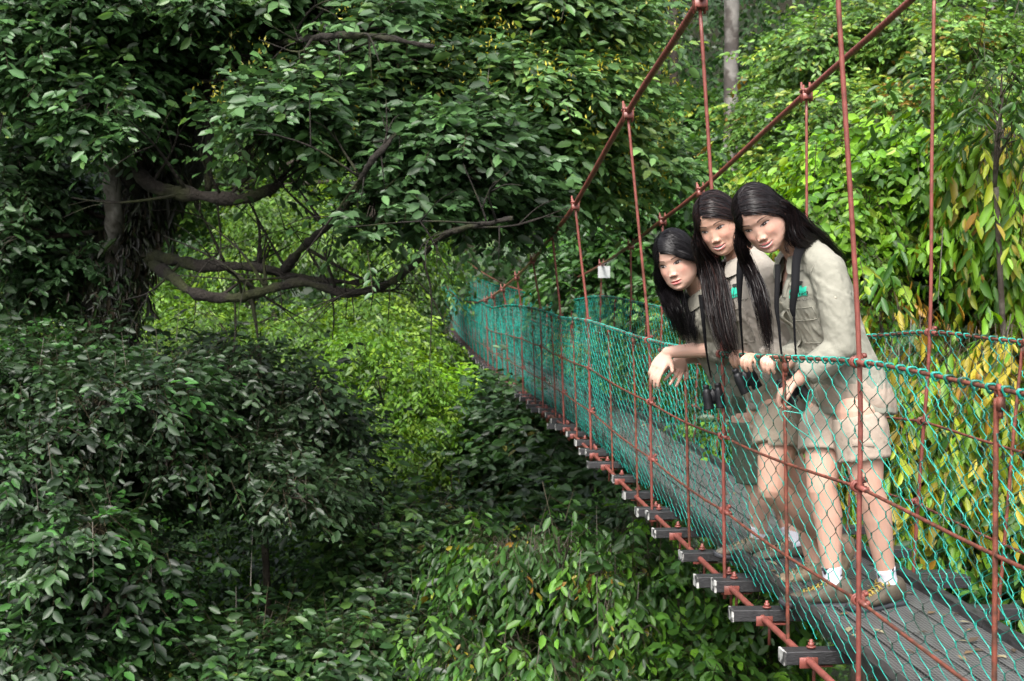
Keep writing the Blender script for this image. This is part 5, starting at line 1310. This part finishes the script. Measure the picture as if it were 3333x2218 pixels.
    if sp.get('tee'):
        V_, Q_, T_ = loft(resample([sta(.35, .10, .105, .06, .012), sta(.62, .115, .128, .07), sta(.76, .10, .113, .06), sta(.80, .05, .10, .03)], 3), 26); mesh_obj('undershirt', V_, [Q_, T_], M_TEE, root)
    # ---- chest emblem: green hill, tree and lettering, stitched on the left breast
    if sp.get('emblem'):
        et, el = sp['emblem']; o0 = pel*(1-et)+nb*et+lat*el
        u2 = unit(upv); l2 = unit(lat)
        def flat(name, pts2, tris, m, dz):
            vs = []
            for (x, y) in pts2:
                q, n_ = on_shirt(o0+l2*x+u2*y, off=dz)
                if q is None: q = o0+l2*x+u2*y+fr*.13
                vs.append(q)
            return mesh_obj(name, np.array(vs), tris, m, shirt)
        gx_, gy_ = 17, 9; hx = np.linspace(-.036, .036, gx_); pts2 = []
        for i in range(gy_):
            for x in hx:
                top = .014+.010*math.exp(-((x-.008)/.018)**2)+.003*math.sin(x*190)+.002*math.sin(x*420+1)
                pts2.append((x, -.012+.004*math.sin(x*70)+(top+.012)*i/(gy_-1)))
        ii_ = (np.arange(gy_-1)[:, None]*gx_+np.arange(gx_-1)[None]).ravel(); qq = np.stack([ii_, ii_+1, ii_+gx_+1, ii_+gx_], 1)
        flat('emblem', pts2, [qq], M_EMB, .0045)
        tp = [(.010, .004), (.0125, .004), (.0122, .030), (.0105, .030)]; cx = [(.011+.011*math.cos(a)*(1+.2*math.sin(5*a)), .033+.0065*math.sin(a)*(1+.25*math.sin(3*a))) for a in np.linspace(0, 2*math.pi, 14, endpoint=False)]
        flat('emblem', tp+cx+[(.011, .033)], [np.array([[0, 1, 2, 3]]), np.array([[4+k, 4+(k+1) % 14, 18] for k in range(14)])], M_EMBD, .0058)
        for txt, x0, y0, size in (('Borneo', -.034, -.006, .021), ('Danum Valley', -.037, -.027, .0145)):
            cu = bpy.data.curves.new('t', 'FONT'); cu.body = txt; cu.size = size; cu.shear = .25; cu.resolution_u = 3
            to = bpy.data.objects.new('t', cu); COL.objects.link(to)
            dg = bpy.context.evaluated_depsgraph_get(); me = bpy.data.meshes.new_from_object(to.evaluated_get(dg))
            vv = [(v.co.x*(1.15)+x0, v.co.y+y0) for v in me.vertices]; tr = [list(p.vertices) for p in me.polygons]
            t3 = np.array([f for f in tr if len(f) == 3]).reshape(-1, 3); t4 = np.array([f for f in tr if len(f) == 4]).reshape(-1, 4)
            bpy.data.objects.remove(to); bpy.data.meshes.remove(me)
            flat('lettering', vv, [x for x in (t3, t4) if len(x)], M_EMBD, .0068)
    # ---- shorts
    shp = []
    waist = [sta(.14, .150, .105, .11), sta(.02, .172, .122, .13), sta(-.10, .178, .125, .14), sta(-.20, .165, .115, .135)]
    shp.append(loft(resample(waist, 3), 28))
    for s_ in 'lr':
        f = sp['short_len'][s_]; hp, kn = J[s_+'h'], J[s_+'k']
        e = hp*(1-f)+kn*f; wd = sp.get('short_w', 1.)
        shp.append(tube_arrays(spline([hp-[0, 0, .02], hp*.6+e*.4, e], 5), np.interp(np.linspace(0, 1, 11), [0, .5, 1], [.088, .098*wd, .094*wd]), 26))
    V, Q, T = remeshed(shp, .0065, 3)
    Nn = vnormals(V, Q); V = wrinkle(V, Nn, .0050, 34, sp['seed']+3, [0, 0, 1]); so = mesh_obj('shorts', V, [Q, T], sp['shorts'], root)
    # cuffs / pocket flap
    mbp = MB(); c = J['lh']*.62+J['lk']*.38
    for kk in (0,):
        pn = unit(np.array([-.25, -1, 0])); ll = unit(np.cross([0, 0, 1.], pn))
        pc = c+pn*.096*sp.get('short_w', 1.)
        mbp.box(pc, (.075, .003, .022), np.array([ll, pn, [0, 0, 1.]]))
    mbp.build('pocket_flap', sp['shorts'], so)
    for s_ in 'lr':
        an, kn = J[s_+'a'], J[s_+'k']; dd = unit(kn-an)
        if s_ in sp.get('socks', 'lr'):
            V_, Q_, T_ = tube_arrays(spline([an-dd*.03, an+dd*.02, an+dd*.065], 4), [.038, .0365, .0355, .035, .0345, .0345, .035, .036, .0365][:9], 20); mesh_obj('sock', V_, [Q_, T_], sp['sock_m'], root)
        upf = sp.get(s_+'_footup', (0, 0, 1)); shoe(root, an-dd*.0, J[s_+'t'], upf, None, sp['sole'], 1.0, sp['boot'], sp.get('lace'))
    return root, dict(J=J, lat=lat, fr=fr, up=upv, on=on_shirt, pel=pel, nb=nb)
M_EMB = mat('green_embroidery', (.02, .50, .33), .8); M_EMBD = mat('dark_thread', (.02, .022, .02), .8)
CURL_GRIP = [(.75, 1.25, .6)]*4
def grip(side, wname, knuck, palm, thumb):
    def f(J):
        w = J[wname]; k = P(*knuck); return hand(w, k-w, palm, CURL_GRIP, thumb, spread=.06)
    return f
def free(wname, knuck, palm, thumb, curls, spread=.12, tc=.2):
    def f(J):
        w = J[wname]; k = P(*knuck); return hand(w, k-w, palm, curls, thumb, spread=spread, thumb_curl=tc)
    return f
# ---- woman in sage shirt nearest the camera
hA = Head((2462, 741), 5.02, 33, 20, 24, .99, smile=1)
spA = dict(head=hA, seed=1, skin=(.57, .35, .27), label='woman in sage green shirt and pale beige shorts leaning on the rail nearest the viewer',
  J=dict(neck=(2616, 816, 5.14), pelvis=(2755, 1262, 5.12), ls=(2698, 878, 4.97), rs=(2572, 868, 5.26), le=(2738, 1120, 4.92), re=(2618, 1115, 5.34), lw=(2596, 1238, 4.95), rw=(2552, 1192, 5.02),
         lh=(2792, 1335, 5.02), rh=(2694, 1335, 5.18), lk=(2826, 1592, 5.0), rk=(2674, 1590, 5.1), la=(2891, 1900, 5.07), ra=(2713, 1902, 5.10), lt=(2770, 1985, 4.98), rt=(2580, 1965, 5.12)),
  lhand=free('lw', (2545, 1270, 4.98), (-.1, .5, -1), (-.2, -.6, .6), [(.8, 1.1, .6)]*4),
  rhand=grip('r', 'rw', (2512, 1160, 4.97), (-.15, 0, -1), (0, -1, .1)),
  shirt=M_SHIRT_A, shorts=M_BEIGE, short_len={'l': .62, 'r': .55}, short_w=1.0, sock_m=M_SOCKP, sole=M_SOLE, boot=M_BOOTO, lace=M_YEL, sleeve={'l': .82, 'r': .8}, emblem=(.76, .082), tee=True, brown=.5, part=(.018, .05),
  hair=[(520, 1, [hA.w([.074, .022, -.005]), P(2408, 795, 5.10), P(2432, 858, 5.12), P(2462, 930, 5.08), P(2482, 1005, 5.04), P(2495, 1085, 5.05), P(2506, 1160, 5.05)], [0, .022, .026, .030, .030, .026, .018], dict(y1=-.05, pow=1.2, fan=.5, tb=.6, fz=.5)),
        (700, -1, [hA.w([-.066, -.066, .030]), P(2592, 716, 5.08), P(2636, 758, 5.12), P(2684, 800, 5.22), P(2725, 860, 5.36), P(2735, 960, 5.42)], [0, .036, .036, .036, .04, .03], dict(y1=-.095, fan=.35, y0=.05)),
        (760, -1, [hA.w([-.084, -.012, .0]), hA.w([-.090, -.026, -.045]), P(2592, 770, 5.02), P(2640, 795, 5.08), P(2690, 838, 5.24), P(2725, 910, 5.38)], [0, .024, .032, .032, .036, .03], dict(y1=-.03, fan=.3)),
        (60, -1, [hA.w([-.076, .012, -.02]), hA.w([-.066, .0, -.07]), P(2560, 805, 5.03), P(2572, 830, 5.03)], [0, .004, .008, .006], dict(y1=.03, fan=.1, tb=0))])
rA, iA = person(spA)
# ---- middle woman
hB = Head((2318, 749), 5.40, 32, 17, 17, .97, smile=1)
spB = dict(head=hB, seed=2, skin=(.55, .33, .245), label='woman in stone coloured shirt with very long straight hair standing between the two others',
  J=dict(neck=(2414, 834, 5.50), pelvis=(2528, 1255, 5.52), ls=(2496, 900, 5.36), rs=(2385, 905, 5.66), le=(2566, 1120, 5.36), re=(2452, 1120, 5.72), lw=(2490, 1182, 5.26), rw=(2442, 1165, 5.50),
         lh=(2545, 1335, 5.42), rh=(2495, 1335, 5.6), lk=(2512, 1592, 5.30), rk=(2600, 1600, 5.60), la=(2760, 1795, 5.60), ra=(2650, 1838, 5.55), lt=(2775, 1890, 5.60), rt=(2500, 1895, 5.52)),
  lhand=grip('l', 'lw', (2446, 1152, 5.20), (-.15, 0, -1), (.0, 1, .1)),
  rhand=grip('r', 'rw', (2404, 1146, 5.44), (-.15, 0, -1), (0, -1, .1)),
  shirt=M_SHIRT_B, shorts=M_BEIGE2, short_len={'l': .50, 'r': .50}, sock_m=M_SOCKW, socks='', sole=M_SOLEG, boot=M_BOOTT, lace=M_TANL, l_footup=(.95, 0, .1), sleeve={'l': .85, 'r': .8}, emblem=(.76, .075), brown=1., part=(.018, .05),
  hair=[(900, 1, [hB.w([.074, .020, -.01]), P(2272, 790, 5.46), P(2310, 865, 5.50), P(2332, 950, 5.44), P(2345, 1030, 5.38), P(2368, 1115, 5.34), P(2388, 1160, 5.34)], [0, .022, .050, .060, .058, .048, .03], dict(y1=-.08, fan=.6, pow=1.1, fz=.5)),
        (620, -1, [hB.w([-.082, -.008, .0]), hB.w([-.088, -.018, -.05]), P(2425, 850, 5.5), P(2445, 930, 5.5), P(2450, 1010, 5.52), P(2455, 1080, 5.54)], [0, .02, .03, .03, .03, .02], dict(y1=-.09, fan=.4)),
        (50, -1, [hB.w([-.076, .010, -.01]), hB.w([-.070, .004, -.07]), P(2412, 800, 5.36), P(2420, 850, 5.36)], [0, .004, .008, .01], dict(y1=.03, fan=.1, tb=0))])
rB, iB = person(spB)
# ---- far woman with crossed forearms over the rail
hC = Head((2181, 862), 5.72, 31, 10, 17, .98, smile=0)
spC = dict(head=hC, seed=3, skin=(.58, .365, .285), label='woman with side swept fringe and bare forearms folded over the rail, farthest along the bridge',
  J=dict(neck=(2285, 938, 5.86), pelvis=(2430, 1300, 6.05), ls=(2350, 985, 5.74), rs=(2262, 990, 6.04), le=(2372, 1130, 5.82), re=(2330, 1150, 6.14), lw=(2172, 1148, 5.92), rw=(2222, 1168, 6.02),
         lh=(2440, 1350, 5.98), rh=(2465, 1350, 6.15), lk=(2465, 1580, 5.98), rk=(2520, 1570, 6.1), la=(2470, 1752, 6.05), ra=(2580, 1762, 6.02), lt=(2370, 1800, 6.05), rt=(2475, 1815, 5.98)),
  lhand=free('lw', (2136, 1205, 5.90), (.45, .5, -.1), (.5, -.3, .3), [(.15, .35, .25), (.2, .5, .3), (.2, .6, .4), (.25, .6, .4)], .05),
  rhand=free('rw', (2196, 1214, 5.94), (.1, 1, .1), (1, 0, 0), [(.1, .2, .1), (.15, .2, .15), (.2, .3, .2), (.25, .35, .2)], .14),
  shirt=M_SHIRT_C, shorts=M_DKGR, short_len={'l': .94, 'r': .94}, short_w=.92, sock_m=M_SOCKW, sole=M_SOLE, boot=M_BOOTG, lace=M_TANL, sleeve={'l': .30, 'r': .3}, part=(.022, .05),
  hair=[(620, 1, [hC.w([.074, .022, -.01]), P(2144, 895, 5.80), P(2164, 955, 5.82), P(2190, 1010, 5.72), P(2215, 1070, 5.74), P(2240, 1120, 5.76)], [0, .022, .030, .036, .034, .02], dict(y1=-.06, fan=.5, cut=.4, fz=.5)),
        (720, -1, [hC.w([-.082, -.006, .0]), hC.w([-.088, -.012, -.05]), P(2262, 950, 5.86), P(2258, 1010, 5.84), P(2255, 1070, 5.82), P(2262, 1120, 5.82)], [0, .015, .03, .04, .04, .03], dict(y1=-.09, fan=.4, cut=.35)),
        (330, -1, [hC.w([-.052, .084, .036]), hC.w([-.072, .062, .006]), hC.w([-.084, .025, -.022]), hC.w([-.090, -.01, -.05])], [0, .006, .008, .01], dict(y0=.082, y1=.045, rs=.012, fan=.12, tb=0, lift=.03, fz=.2)),
        (300, 1, [hC.w([.03, -.085, -.02]), P(2200, 985, 5.82), P(2215, 1040, 5.80), P(2235, 1100, 5.80)], [0, .05, .05, .035], dict(y1=-.09, fan=.5, cut=.4))])
rC, iC = person(spC)

# ---- binoculars hanging from their neck straps
def strap_on(i, pts): return [P(*p) for p in pts]
binoculars('black binoculars held under the rail by the woman in the sage green shirt', P(2578, 1262, 4.98), (.50, 0, -.78), (.8, -.1, .5),
  [([P(2606, 800, 5.04), P(2592, 850, 4.94), P(2588, 930, 4.87), P(2580, 1000, 4.86), P(2584, 1030, 4.86)], [.036, .030, .028, .022, .012]), ([P(2584, 1028, 4.86), P(2587, 1100, 4.87), P(2592, 1180, 4.88)], [.009, .006]),
   ([P(2532, 862, 5.02), P(2530, 930, 4.96), P(2528, 1000, 4.94), P(2535, 1060, 4.93), P(2540, 1120, 4.93), P(2550, 1200, 4.95)], [.02, .018, .016, .010, .008, .006])])
binoculars('black binoculars dangling below the rail in front of the woman in the middle', P(2428, 1232, 5.36), (.42, 0, -.85), (.8, -.3, .4),
  [([P(2415, 820, 5.35), P(2408, 900, 5.26), P(2408, 1000, 5.24), P(2414, 1090, 5.28), P(2420, 1170, 5.34)], [.030, .026, .012, .008, .006])])
binoculars('black binoculars hanging low before the woman in the olive shorts', P(2322, 1290, 5.75), (.15, 0, -.95), (.9, -.2, .1),
  [([P(2282, 960, 5.72), P(2290, 1050, 5.68), P(2300, 1150, 5.70), P(2315, 1230, 5.74)], [.022, .016, .008, .006])])
